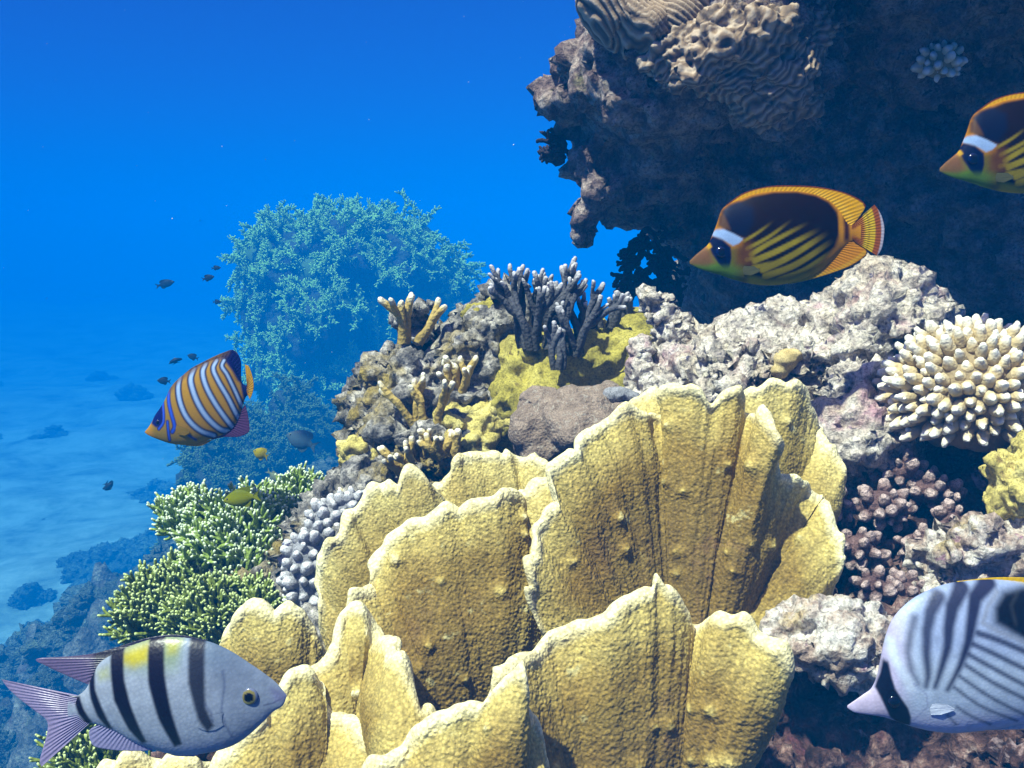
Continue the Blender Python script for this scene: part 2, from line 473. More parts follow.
xs = np.linspace(-15, 6.5, 680); ys = 0.25 + 25.75 * np.linspace(0, 1, 620) ** 1.6
X, Y = np.meshgrid(xs, ys)
Z = terrain_z(X.ravel(), Y.ravel())
Vt = np.stack([X.ravel(), Y.ravel(), Z], 1)
Vt[:, 2] += (0.16 + 0.30 * sstep(3, 8, Vt[:, 1]) * sstep(-0.8, -2, Vt[:, 0])) * (0.6 - worley(Vt * np.array([3.2, 3.2, 3.2]), 3)) + 0.07 * (0.5 - worley(Vt * 8.0, 4)) + 0.03 * (0.5 - worley(Vt * 17.0, 6))
o = link('terrain', mesh_data('terrain', Vt, grid(680, 620)), M['terrain_rock'])
tag(o, 'rubble covered reef slope falling away to the sand', 'reef slope', kind='structure')

# ------------------------------------------------------------------ rocks from blobs
def union(blobs, voxel):
    mb = MB()
    for (c, R) in blobs:
        th = MB(); th.ball((0, 0, 0), (1, 1, 1), n=14)
        V = th.V[0] @ R.T + c
        mb.add(V, th.Q[0], th.T[0])
    V = np.vstack(mb.V)
    me = mesh_data('blobs', V, [np.vstack(mb.Q), np.vstack(mb.T)])
    o = bpy.data.objects.new('blobs', me)
    COL.objects.link(o)
    md = o.modifiers.new('r', 'REMESH'); md.mode = 'VOXEL'; md.voxel_size = voxel; md.use_smooth_shade = True
    dg = bpy.context.evaluated_depsgraph_get()
    dg.update()
    ev = bpy.data.meshes.new_from_object(o.evaluated_get(dg))
    bpy.data.objects.remove(o); bpy.data.meshes.remove(me)
    nv = len(ev.vertices)
    V = np.empty(nv * 3, np.float32); ev.vertices.foreach_get('co', V)
    N = np.empty(nv * 3, np.float32); ev.vertex_normals.foreach_get('vector', N)
    nl = len(ev.loops); L = np.empty(nl, np.int32); ev.loops.foreach_get('vertex_index', L)
    nf = len(ev.polygons); T = np.empty(nf, np.int32); ev.polygons.foreach_get('loop_total', T)
    bpy.data.meshes.remove(ev)
    assert (T == 4).all()
    return V.reshape(-1, 3).astype(float), N.reshape(-1, 3).astype(float), L.reshape(-1, 4)

def vnormals(V, Q):
    a = V[Q[:, 0]]; c = V[Q[:, 2]]; b_ = V[Q[:, 1]]; d = V[Q[:, 3]]
    fn = np.cross(c - a, d - b_)
    N = np.zeros_like(V)
    for k in range(4):
        for ax in range(3):
            N[:, ax] += np.bincount(Q[:, k], fn[:, ax], len(V))
    return N / (np.linalg.norm(N, axis=1, keepdims=True) + 1e-12)

BASIS = np.stack([RIGHT, UP, FWD], 1)
def pxblob(px, py, d, rx, ry, rz, rot=0.0):
    """ellipsoid at a photo position: radii along right, up and depth given in photo pixels there, rot in the picture's plane in degrees"""
    s = d / F; r = math.radians(rot)
    Rm = np.array([[math.cos(r), -math.sin(r), 0], [math.sin(r), math.cos(r), 0], [0, 0, 1]])
    return at(px, py, d), BASIS @ Rm @ np.diag([rx * s, ry * s, rz * s])

def craggy(V, N, Q, spec, seed, msc=7.0):
    """spec: (kind, scale, amplitude) steps, coarse first"""
    msk = 0.35 + 1.3 * sstep(-0.5, 0.6, fbm(V * msc, 3, seed + 50))      # smooth and rough patches
    for i, (kind, sc, am) in enumerate(spec):
        am = am * (msk if i > 1 else 1.0)
        if kind == 'f': d = fbm(V * sc, 4, seed + i) * am
        elif kind == 'r': d = (0.45 - np.abs(fbm(V * sc, 4, seed + i))) * am
        elif kind == 'k': d = (0.55 - worley(V * sc, seed + i)) * am           # knobs
        elif kind == 'p': d = -np.clip(0.42 - worley(V * sc, seed + i), 0, 1) * am   # pits
        V = V + N * d[:, None]
        N = vnormals(V, Q)
    return V, N

def rock(name, label, cat, mat, blobs, voxel, spec, seed, group=None, parent=None):
    bl = [pxblob(*b_) for b_ in blobs]
    V, N, Q = union(bl, voxel)
    V, N = craggy(V, N, Q, spec, seed)
    org = np.array([V[:, 0].mean(), V[:, 1].mean(), V[:, 2].min()])
    o = link(name, mesh_data(name, V - org, Q), M[mat], parent, org)
    if label: tag(o, label, cat, group)
    return o, V, N

CRAG = [('f', 5, 0.05), ('r', 14, 0.022), ('k', 28, 0.012), ('f', 55, 0.008), ('p', 70, 0.012)]

# the dark overhanging bommie at the upper right
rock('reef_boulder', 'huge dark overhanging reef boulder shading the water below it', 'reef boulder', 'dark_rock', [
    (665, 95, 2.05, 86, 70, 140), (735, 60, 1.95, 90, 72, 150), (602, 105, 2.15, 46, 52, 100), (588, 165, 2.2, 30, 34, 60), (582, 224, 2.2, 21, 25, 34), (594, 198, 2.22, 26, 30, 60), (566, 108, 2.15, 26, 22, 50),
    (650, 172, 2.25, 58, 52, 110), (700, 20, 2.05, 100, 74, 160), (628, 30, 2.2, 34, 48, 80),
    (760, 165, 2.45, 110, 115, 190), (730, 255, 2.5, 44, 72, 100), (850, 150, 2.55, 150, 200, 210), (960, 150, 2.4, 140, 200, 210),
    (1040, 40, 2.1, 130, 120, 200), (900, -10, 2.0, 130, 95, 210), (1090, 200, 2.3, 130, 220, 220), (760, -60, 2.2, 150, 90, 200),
    (900, -110, 1.7, 190, 75, 260), (1080, -90, 1.65, 190, 100, 260), (800, 300, 2.7, 110, 90, 190), (1000, 320, 2.6, 170, 110, 190), (905, 60, 2.15, 60, 45, 90)],  # blobs high above the frame: unseen overhang added to shade the rock
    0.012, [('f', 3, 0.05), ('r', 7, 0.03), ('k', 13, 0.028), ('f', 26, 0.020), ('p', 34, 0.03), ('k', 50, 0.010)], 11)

# pale rock shoulder on the right
rock('pale_boulder', 'pale pitted limestone boulder behind the biggest yellow plate coral', 'rock', 'pale_rock', [
    (868, 350, 1.5, 66, 62, 70), (835, 390, 1.48, 60, 70, 80), (760, 385, 1.55, 62, 60, 80), (715, 400, 1.55, 55, 55, 80), (905, 330, 1.55, 26, 34, 50), (885, 310, 1.55, 30, 18, 40),
    (850, 450, 1.42, 60, 60, 80), (800, 470, 1.45, 70, 60, 80), (830, 330, 1.53, 22, 25, 40), (775, 345, 1.55, 40, 28, 50), (920, 430, 1.5, 60, 60, 70), (880, 500, 1.5, 90, 60, 70)],
    0.006, [('f', 7, 0.045), ('r', 16, 0.026), ('r', 40, 0.014), ('p', 45, 0.02), ('f', 90, 0.008), ('p', 90, 0.012)], 21)
rock('pale_spire', 'jagged pale rock spire rising left of the limestone boulder', 'rock', 'pale_rock', [
    (654, 303, 1.6, 7, 13, 10, 20), (662, 320, 1.6, 11, 18, 14, 30), (672, 342, 1.6, 17, 22, 20, 35), (686, 366, 1.6, 28, 22, 30), (641, 350, 1.58, 11, 9, 12), (640, 372, 1.58, 15, 22, 20), (672, 392, 1.58, 45, 34, 34), (700, 350, 1.6, 22, 20, 25)],
    0.004, [('f', 14, 0.012), ('r', 30, 0.014), ('f', 60, 0.012), ('p', 60, 0.016)], 23)

# right hand reef face below
rock('reef_wall', 'dark maroon reef face crusted with pink below the white finger coral', 'reef wall', 'reef_rock', [
    (900, 560, 1.38, 150, 80, 90), (960, 470, 1.42, 90, 60, 90), (860, 640, 1.28, 140, 90, 80), (960, 650, 1.22, 130, 110, 80), (800, 720, 1.18, 110, 80, 70),
    (920, 780, 1.1, 170, 80, 80), (720, 610, 1.35, 70, 50, 60), (1060, 560, 1.3, 90, 140, 90), (740, 800, 1.1, 90, 70, 60), (1040, 440, 1.4, 70, 50, 80), (1080, 760, 1.05, 150, 120, 90)],
    0.0055, [('f', 6, 0.06), ('r', 14, 0.035), ('k', 26, 0.022), ('r', 45, 0.016), ('p', 50, 0.022), ('f', 100, 0.010)], 31)
rock('crusted_boulder', 'whitish crusted boulder between the front yellow plate and the white striped fish', 'rock', 'white_rock', [
    (835, 632, 1.06, 52, 34, 42), (800, 640, 1.06, 28, 28, 34), (868, 650, 1.06, 32, 36, 40), (845, 665, 1.06, 45, 25, 34)],
    0.004, [('f', 12, 0.022), ('r', 24, 0.016), ('r', 50, 0.010), ('f', 90, 0.009), ('p', 80, 0.014)], 37)
rock('crusted_boulder', 'whitish pink crusted boulder at the right edge under the yellow lumpy coral', 'rock', 'white_rock', [
    (990, 540, 1.16, 42, 34, 40), (960, 560, 1.17, 30, 28, 36), (1030, 545, 1.15, 40, 40, 40), (945, 590, 1.17, 26, 24, 34)],
    0.005, [('f', 12, 0.025), ('r', 24, 0.016), ('r', 45, 0.012), ('f', 90, 0.009), ('p', 80, 0.014)], 39)
rock('lumpy_coral', 'yellow lumpy coral at the right edge below the white finger coral', 'coral', 'yellow_lump', [
    (1006, 470, 1.16, 26, 26, 26), (1030, 490, 1.14, 40, 34, 34), (992, 500, 1.17, 18, 18, 20), (1015, 510, 1.16, 34, 20, 24), (1040, 450, 1.18, 26, 24, 28)],
    0.004, [('f', 14, 0.012), ('k', 30, 0.012), ('f', 60, 0.006)], 41)
rock('lumpy_coral', 'small tan double lump coral on the limestone boulder', 'coral', 'tan_lump', [
    (786, 360, 1.46, 13, 12, 13), (797, 354, 1.46, 9, 8, 10), (781, 371, 1.46, 10, 9, 11)], 0.003, [('f', 20, 0.004), ('f', 60, 0.002)], 43)

rock('reef_ledge', 'dark reef ledge under the plates along the bottom edge', 'reef ledge', 'reef_rock', [
    (160, 850, 1.06, 80, 60, 50), (250, 840, 1.08, 80, 60, 60), (330, 860, 1.08, 80, 70, 60), (400, 860, 1.1, 80, 80, 60), (215, 680, 1.66, 50, 50, 50), (270, 660, 1.66, 50, 50, 50), (170, 680, 1.66, 34, 40, 40), (230, 760, 1.26, 60, 60, 60), (330, 740, 1.24, 70, 60, 60)],
    0.008, [('f', 6, 0.05), ('r', 14, 0.03), ('k', 26, 0.02), ('f', 60, 0.012)], 33)
# middle outcrop
rock('rubble_outcrop', 'grey rubble outcrop of dead coral carrying tan fire coral sprigs', 'rock', 'grey_rubble', [
    (470, 345, 1.8, 60, 42, 60), (420, 385, 1.78, 48, 50, 60), (490, 380, 1.82, 52, 60, 60), (395, 430, 1.75, 44, 45, 55), (450, 440, 1.72, 66, 55, 60), (375, 440, 1.75, 26, 34, 40),
    (440, 510, 1.72, 90, 60, 70), (520, 470, 1.75, 70, 60, 60), (410, 315, 1.8, 12, 22, 14, 25), (395, 350, 1.78, 18, 14, 18), (500, 325, 1.8, 24, 24, 30), (455, 322, 1.8, 22, 20, 26), (380, 480, 1.7, 34, 40, 50)],
    0.0045, [('f', 8, 0.05), ('r', 18, 0.03), ('k', 38, 0.014), ('r', 50, 0.012), ('p', 60, 0.02), ('f', 110, 0.009)], 51)
rock('rubble_outcrop', 'low grey rubble ridge between the green net coral and the back plates', 'rock', 'grey_rubble', [
    (345, 505, 1.62, 40, 22, 34, 20), (375, 485, 1.62, 34, 22, 34, 30), (315, 560, 1.6, 40, 50, 50), (350, 560, 1.6, 50, 60, 50), (280, 600, 1.6, 60, 60, 50), (330, 640, 1.5, 70, 50, 50)],
    0.005, [('f', 10, 0.03), ('r', 22, 0.02), ('k', 45, 0.012), ('r', 60, 0.010), ('f', 110, 0.008)], 53)
rock('crust_coral', 'olive yellow crust coral mound under the dusky finger corals', 'coral', 'olive', [
    (556, 372, 1.72, 70, 50, 60), (610, 362, 1.76, 52, 42, 55), (540, 410, 1.68, 56, 46, 55), (610, 400, 1.72, 56, 40, 50), (518, 355, 1.74, 26, 24, 34), (640, 350, 1.85, 40, 40, 40)],
    0.006, [('f', 8, 0.03), ('k', 24, 0.012), ('f', 50, 0.008), ('p', 60, 0.006)], 55)
rock('mound_coral', 'smooth grey brown lobed coral mound in front of the olive crust', 'coral', 'lobed', [
    (560, 425, 1.55, 50, 34, 40, 15), (598, 402, 1.55, 26, 18, 30, 10), (535, 440, 1.53, 32, 34, 34), (585, 430, 1.5, 44, 34, 40), (620, 415, 1.55, 30, 26, 30), (625, 440, 1.5, 40, 40, 34)],
    0.004, [('k', 16, 0.03), ('f', 14, 0.010), ('f', 60, 0.002)], 57)
rock('mound_coral', 'small pale grey lump coral right of the smooth brown mound', 'coral', 'grey_knob', [
    (620, 395, 1.5, 15, 8, 13), (632, 399, 1.5, 9, 7, 11)], 0.004, [('k', 40, 0.006), ('f', 40, 0.004)], 59)
rock('crust_coral', 'ochre crust coral ridge left of the dusky fingers on the outcrop', 'coral', 'olive', [
    (478, 311, 1.76, 18, 7, 10, 8), (494, 310, 1.76, 9, 12, 9, -20), (466, 315, 1.76, 9, 6, 8)], 0.004, [('f', 20, 0.01), ('f', 60, 0.005)], 61)
rock('knob_coral', 'ochre knobbly coral on the left foot of the grey outcrop', 'coral', 'yellow_lump', [
    (358, 452, 1.66, 18, 17, 18), (372, 458, 1.66, 12, 12, 14), (350, 462, 1.66, 10, 12, 12)], 0.004, [('k', 55, 0.022), ('f', 60, 0.005)], 63)
rock('knob_coral', 'ochre knobbly coral low on the outcrop above the back plate', 'coral', 'yellow_lump', [
    (480, 425, 1.62, 26, 20, 20), (455, 420, 1.62, 20, 18, 18), (500, 420, 1.62, 18, 16, 18), (470, 445, 1.6, 26, 18, 18)], 0.004, [('k', 45, 0.024), ('f', 60, 0.006)], 65)

# brain coral on the bommie's shoulder
def brain():
    V, N, Q = union([pxblob(*b_) for b_ in [(630, 2, 1.80, 44, 38, 46), (655, 28, 1.78, 38, 24, 36), (695, 18, 1.76, 40, 36, 44), (608, -20, 1.82, 30, 34, 40), (650, -30, 1.8, 60, 40, 60)]], 0.0026)
    V = V + N * (fbm(V * 8, 3, 71) * 0.03)[:, None]
    N = vnormals(V, Q)
    s = np.sin(V @ np.array([420.0, 160.0, 380.0]) + 9.0 * fbm(V * 13, 2, 73, 0.4))
    V2 = V + N * (s * 0.0022)[:, None]
    org = np.array([V[:, 0].mean(), V[:, 1].mean(), V[:, 2].min()])
    o = link('brain_coral', mesh_data('brain_coral', V2 - org, Q, {'tip': s * 0.5 + 0.5}), M['brain'], None, org)
    tag(o, 'tan grooved brain coral on top of the dark boulder', 'coral')
M['brain'] = tip_mat('brain_coral_skin', (0.08, 0.055, 0.04), (0.25, 0.17, 0.105), (0.43, 0.33, 0.235), (0.45, 0.60, 0.95), 200, 0.3, 0.002)
brain()
def maze():
    V, N, Q = union([pxblob(*b_) for b_ in [(745, 40, 1.70, 60, 40, 40), (780, 62, 1.72, 40, 40, 40), (712, 65, 1.73, 54, 40, 40), (765, 90, 1.77, 56, 34, 40), (680, 62, 1.76, 40, 36, 40), (800, 30, 1.74, 40, 40, 40)]], 0.003)
    V = V + N * (fbm(V * 9, 3, 75) * 0.03)[:, None]
    N = vnormals(V, Q)
    s = np.sin(V @ np.array([300.0, 150.0, -310.0]) + 10.0 * fbm(V * 16, 3, 77, 0.5))
    V2 = V + N * (s * 0.0010 + fbm(V * 45, 4, 79) * 0.012 + (0.5 - worley(V * 85, 80)) * 0.006)[:, None]
    org = np.array([V[:, 0].mean(), V[:, 1].mean(), V[:, 2].min()])
    o = link('maze_coral', mesh_data('maze_coral', V2 - org, Q, {'tip': s * 0.5 + 0.5}), M['brain'], None, org)
    tag(o, 'sunlit ridged maze coral right of the brain coral on the boulder', 'coral')
maze()

# ------------------------------------------------------------------ yellow plate corals
def catmull(P, n):
    P = np.asarray(P, float)
    Pe = np.vstack([2 * P[0] - P[1], P, 2 * P[-1] - P[-2]])
    out = []
    for i in range(len(P) - 1):
        t = np.linspace(0, 1, 40, endpoint=False)[:, None]
        p0, p1, p2, p3 = Pe[i], Pe[i + 1], Pe[i + 2], Pe[i + 3]
        out.append(0.5 * ((2 * p1) + (-p0 + p2) * t + (2 * p0 - 5 * p1 + 4 * p2 - p3) * t ** 2 + (-p0 + 3 * p1 - 3 * p2 + p3) * t ** 3))
    out = np.vstack(out + [P[-1:]])
    L = np.concatenate([[0], np.cumsum(np.linalg.norm(np.diff(out, axis=0), axis=1))])
    s = np.linspace(0, L[-1], n)
    return np.stack([np.interp(s, L, out[:, k]) for k in range(3)], 1)

def plate(label, rim, base, seed, thick=0.0085, bulge=0.02, nu=320, nv=220, mat='plate', scallop=0.014, ridge=0.004, warts=14, lean=0.08):
    R = catmull([at(*p) for p in rim], nu)
    B = catmull([at(p[0], p[1], p[2] - lean) for p in base], nu)
    r_ = np.random.default_rng(seed)
    d = R - B; H = np.linalg.norm(d, axis=1, keepdims=True)
    sc = np.abs(vnoise(R * 24, seed)) * 1.7 + 0.25 * vnoise(R * 80, seed + 1)
    R = R + d / H * (sc[:, None] - 0.45) * scallop
    kk = np.exp(-0.5 * (np.arange(-60, 61) / (nu * 0.034)) ** 2); kk /= kk.sum()
    Rp = np.pad(R, ((60, 60), (0, 0)), mode='reflect', reflect_type='odd')
    Rs = np.stack([np.convolve(Rp[:, c], kk, 'valid') for c in range(3)], 1)          # the outline without its small lobes
    # slow ruffle of the rim out of the sheet
    v = np.linspace(0, 1, nv) ** 0.85
    vv = v[:, None, None]
    kk = np.exp(-0.5 * (np.arange(-60, 61) / (nu * 0.016)) ** 2); kk /= kk.sum()
    Rm = np.stack([np.convolve(Rp[:, c], kk, 'valid') for c in range(3)], 1)
    S = B[None] + (Rs - B)[None] * vv + (Rm - Rs)[None] * vv ** 3.5 + (R - Rm)[None] * vv ** 10
    tu = np.gradient(S, axis=1); tv = np.gradient(S, axis=0)
    Nn = np.cross(tu, tv); Nn /= (np.linalg.norm(Nn, axis=2, keepdims=True) + 1e-12)
    # blur normals along u so that folds do not cross over
    k = np.exp(-0.5 * (np.arange(-14, 15) / 6.0) ** 2); k /= k.sum()
    Np = np.pad(Nn, ((0, 0), (14, 14), (0, 0)), mode='edge')
    Nn = sum(k[i] * Np[:, i:i + nu] for i in range(29)); Nn /= (np.linalg.norm(Nn, axis=2, keepdims=True) + 1e-12)
    if (Nn * (S - CAM)).sum(2).mean() > 0: Nn = -Nn
    S = S + Nn * (bulge * np.sin(math.pi * v) )[:, None, None]
    ruf = vnoise(R * 20, seed + 2) * 0.011 + vnoise(R * 48, seed + 3) * 0.006           # crinkled lip
    S = S + Nn * (ruf[None, :, None] * (vv ** 7))
    P = S.reshape(-1, 3)
    hv = (v[:, None] * H[:, 0][None]).ravel()
    ru = np.repeat(np.linspace(0, 1, nu)[None], nv, 0).ravel() * (np.linalg.norm(np.diff(R, axis=0), axis=1).sum())
    fan = np.stack([ru * 34, hv * 5, np.full_like(hv, seed * 3.3)], 1)
    rd = fbm(fan, 3, seed + 5) * ridge * (0.35 + 0.65 * np.repeat(v, nu))
    rd += fbm(P * 9, 2, seed + 7) * 0.0045 + fbm(P * 30, 3, seed + 8) * 0.0010
    rd += (0.5 - worley(P * 75, seed + 9)) * 0.0006 + (0.5 - worley(P * 260, seed + 11)) * 0.0017
    # edge distance
    dv = (1 - np.repeat(v, nu)) * np.tile(H[:, 0], nv)
    uu = np.tile(np.minimum(np.linspace(0, 1, nu), 1 - np.linspace(0, 1, nu)), nv)
    W = np.linalg.norm(np.diff(S, axis=1), axis=2).sum(1)
    du = uu * np.repeat(W, nu)
    edge = np.minimum(dv, du * 1.0 + 0.02 * 0)
    for _ in range(warts):
        c = P[r_.integers(int(nu * nv * 0.1), int(nu * nv * 0.9))]
        w = r_.uniform(0.003, 0.006)
        q = ((P - c) ** 2).sum(1)
        g = np.exp(-q / (2 * w * w))
        rd += g * w * 1.1
        edge = edge * (1 - 0.75 * np.exp(-q / (2 * (w * 0.9) ** 2)))
    prof = np.sqrt(np.clip(1 - (1 - np.clip(edge / 0.004, 0, 1)) ** 2, 0, 1))
    e0 = np.minimum(dv, du)
    prof = np.sqrt(np.clip(1 - (1 - np.clip(e0 / 0.004, 0, 1)) ** 2, 0, 1))
    nf = Nn.reshape(-1, 3)
    rimswell = 0.002 * np.exp(-((e0 - 0.008) / 0.006) ** 2)
    damp = np.clip(e0 / 0.012, 0.0, 1)
    front = P + nf * ((thick * 0.5 + rimswell) * prof + rd * (0.25 + 0.75 * damp))[:, None]
    back = P - nf * ((thick * 0.5 + rimswell) * prof - rd * (0.25 + 0.75 * damp) * 0.9)[:, None]
    V = np.vstack([front, back])
    Q = grid(nu, nv)
    Q2 = Q[:, ::-1] + nu * nv
    V_all = V
    org = B.mean(0)
    me = mesh_data('plate_coral', V_all - org, np.vstack([Q, Q2]), {'edge': np.concatenate([edge, edge])})
    o = link('plate_coral', me, M[mat], None, org)
    return tag(o, label, 'coral', 'yellow plate corals')

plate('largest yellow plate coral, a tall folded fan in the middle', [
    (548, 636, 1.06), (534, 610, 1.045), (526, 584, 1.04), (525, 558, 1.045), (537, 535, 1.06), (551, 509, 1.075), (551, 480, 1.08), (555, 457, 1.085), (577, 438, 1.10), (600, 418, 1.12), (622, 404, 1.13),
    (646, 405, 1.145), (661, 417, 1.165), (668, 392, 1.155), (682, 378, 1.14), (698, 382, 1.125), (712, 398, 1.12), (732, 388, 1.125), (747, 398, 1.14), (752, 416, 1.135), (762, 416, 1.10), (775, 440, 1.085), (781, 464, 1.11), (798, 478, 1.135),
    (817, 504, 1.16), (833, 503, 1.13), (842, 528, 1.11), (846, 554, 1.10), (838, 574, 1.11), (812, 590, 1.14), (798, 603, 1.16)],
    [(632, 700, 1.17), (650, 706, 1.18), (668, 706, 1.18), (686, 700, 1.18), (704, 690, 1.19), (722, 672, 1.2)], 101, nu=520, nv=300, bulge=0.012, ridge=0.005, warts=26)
plate('pale yellow plate coral peeping out behind the largest fan', [
    (728, 420, 1.26), (738, 396, 1.25), (755, 383, 1.24), (777, 377, 1.24), (798, 388, 1.25), (810, 408, 1.26), (818, 430, 1.27), (832, 440, 1.24), (844, 458, 1.23), (845, 473, 1.23), (834, 484, 1.24), (815, 486, 1.26), (806, 505, 1.28)],
    [(735, 560, 1.3), (755, 570, 1.3), (775, 570, 1.3), (795, 560, 1.3)], 103, mat='plate_pale', nv=180)
plate('small pale yellow lobe behind the top left of the largest fan', [
    (628, 425, 1.24), (632, 405, 1.23), (645, 394, 1.22), (657, 391, 1.22), (668, 400, 1.23), (672, 420, 1.24)],
    [(635, 480, 1.27), (650, 480, 1.27), (665, 480, 1.27)], 104, mat='plate_pale', nu=120, nv=100, warts=2)
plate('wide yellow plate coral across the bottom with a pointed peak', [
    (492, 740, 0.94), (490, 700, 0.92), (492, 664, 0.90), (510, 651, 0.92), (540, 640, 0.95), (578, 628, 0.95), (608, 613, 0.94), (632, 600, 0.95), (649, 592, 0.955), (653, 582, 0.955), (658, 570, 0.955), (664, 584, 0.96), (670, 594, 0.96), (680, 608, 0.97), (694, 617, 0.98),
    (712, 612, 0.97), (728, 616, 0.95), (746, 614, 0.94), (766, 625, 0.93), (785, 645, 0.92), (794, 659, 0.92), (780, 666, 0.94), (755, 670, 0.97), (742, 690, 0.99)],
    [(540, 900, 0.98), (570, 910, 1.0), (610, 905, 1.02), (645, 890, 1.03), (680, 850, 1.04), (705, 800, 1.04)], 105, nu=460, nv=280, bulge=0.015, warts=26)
plate('narrow yellow plate coral rising from the bottom edge, left of the peaked one', [
    (360, 800, 0.88), (368, 772, 0.87), (385, 752, 0.87), (410, 738, 0.88), (440, 722, 0.88), (470, 704, 0.88), (497, 691, 0.87), (520, 679, 0.86), (527, 700, 0.87), (534, 735, 0.89), (542, 768, 0.9)],
    [(390, 880, 0.93), (430, 890, 0.94), (470, 890, 0.95), (520, 880, 0.96)], 107, nv=180)
plate('rounded yellow plate coral left of the largest fan', [
    (372, 652, 1.10), (358, 622, 1.07), (352, 600, 1.06), (362, 588, 1.07), (371, 580, 1.09), (367, 567, 1.08), (376, 552, 1.09), (388, 538, 1.09), (406, 525, 1.09), (425, 516, 1.09), (447, 508, 1.10), (466, 501, 1.10), (485, 498, 1.10), (502, 495, 1.11), (520, 505, 1.13), (535, 530, 1.15)],
    [(425, 790, 1.15), (445, 795, 1.16), (465, 795, 1.17), (490, 785, 1.18), (520, 770, 1.19)], 109, nu=420, nv=300, bulge=0.03, warts=16)
plate('small crumpled yellow plate coral squeezed between two bigger fans', [
    (560, 470, 1.15), (548, 475, 1.14), (532, 481, 1.13), (516, 491, 1.12), (508, 512, 1.12), (499, 536, 1.12), (496, 554, 1.12), (508, 567, 1.14), (502, 590, 1.12), (511, 609, 1.12), (524, 621, 1.12), (538, 626, 1.13)],
    [(600, 560, 1.20), (598, 580, 1.20), (596, 605, 1.20), (592, 630, 1.20)], 111, nu=260, nv=120, mat='plate_pale', warts=3, lean=0.07)
plate('scalloped yellow plate coral farthest left in the back row', [
    (330, 660, 1.26), (322, 636, 1.24), (317, 604, 1.22), (316, 569, 1.22), (324, 545, 1.22), (336, 520, 1.23), (352, 504, 1.24), (366, 494, 1.24), (380, 488, 1.25), (392, 479, 1.25), (406, 475, 1.25), (424, 480, 1.26), (436, 494, 1.28)],
    [(385, 760, 1.34), (405, 760, 1.34), (430, 745, 1.35), (455, 690, 1.36)], 113, nv=200, bulge=0.03, mat='plate_pale', scallop=0.017, warts=4)
plate('yellow plate coral in the back row just under the grey outcrop', [
    (430, 505, 1.32), (434, 482, 1.31), (449, 470, 1.31), (453, 456, 1.31), (478, 448, 1.32), (504, 450, 1.32), (520, 461, 1.33), (533, 453, 1.32), (550, 461, 1.32), (558, 480, 1.33)],
    [(445, 620, 1.4), (480, 630, 1.4), (520, 630, 1.4), (550, 600, 1.4)], 115, nv=180, mat='plate_pale', warts=3)
plate('half round yellow plate coral right above the black barred fish', [
    (226, 668, 1.16), (222, 645, 1.15), (238, 620, 1.13), (250, 611, 1.13), (264, 608, 1.12), (278, 607, 1.12), (300, 618, 1.13), (313, 632, 1.14), (321, 645, 1.15), (325, 662, 1.17)],
    [(245, 745, 1.22), (265, 750, 1.22), (290, 750, 1.22), (312, 745, 1.22)], 117, nv=160, warts=3)
plate('cupped yellow plate coral between the half round plate and the rounded one', [
    (318, 680, 1.04), (322, 655, 1.03), (332, 633, 1.04), (346, 619, 1.05), (360, 613, 1.05), (374, 622, 1.05), (386, 638, 1.04), (392, 655, 1.04)],
    [(335, 765, 1.1), (355, 770, 1.11), (375, 765, 1.11)], 119, nu=220, nv=180, bulge=0.03, warts=4)
plate('thin upright yellow plate coral seen edge on beside the cupped one', [
    (386, 668, 1.07), (388, 645, 1.04), (393, 634, 1.01), (400, 648, 0.98), (409, 678, 0.96), (419, 706, 0.95), (427, 732, 0.95)],
    [(376, 760, 1.08), (384, 775, 1.04), (392, 790, 1.0), (402, 800, 0.97)], 121, nu=180, nv=130, thick=0.012, warts=0)
plate('low yellow plate coral at the snout of the black barred fish', [
    (216, 790, 0.98), (226, 748, 0.96), (240, 722, 0.96), (262, 702, 0.97), (274, 680, 0.98), (290, 670, 0.99), (308, 669, 1.0), (322, 684, 1.01), (332, 704, 1.0), (352, 718, 0.99), (366, 732, 0.98), (376, 752, 0.99)],
    [(255, 840, 1.05), (290, 850, 1.05), (320, 850, 1.05), (350, 830, 1.05)], 123, nu=280, nv=180, bulge=0.03, warts=5)
plate('yellow plate coral sliver under the belly of the black barred fish', [
    (98, 790, 0.99), (104, 760, 0.98), (130, 751, 0.98), (155, 756, 0.99), (168, 748, 0.98), (190, 752, 0.98), (208, 760, 0.99), (222, 785, 1.0)],
    [(115, 850, 1.05), (150, 855, 1.05), (200, 850, 1.05)], 125, nu=200, nv=120, warts=2)

# ------------------------------------------------------------------ finger, fire and net corals
def rand_dir(r_, axis, spread):
    v_ = np.asarray(axis, float) / np.linalg.norm(axis) + r_.normal(0, spread, 3)
    return v_ / np.linalg.norm(v_)

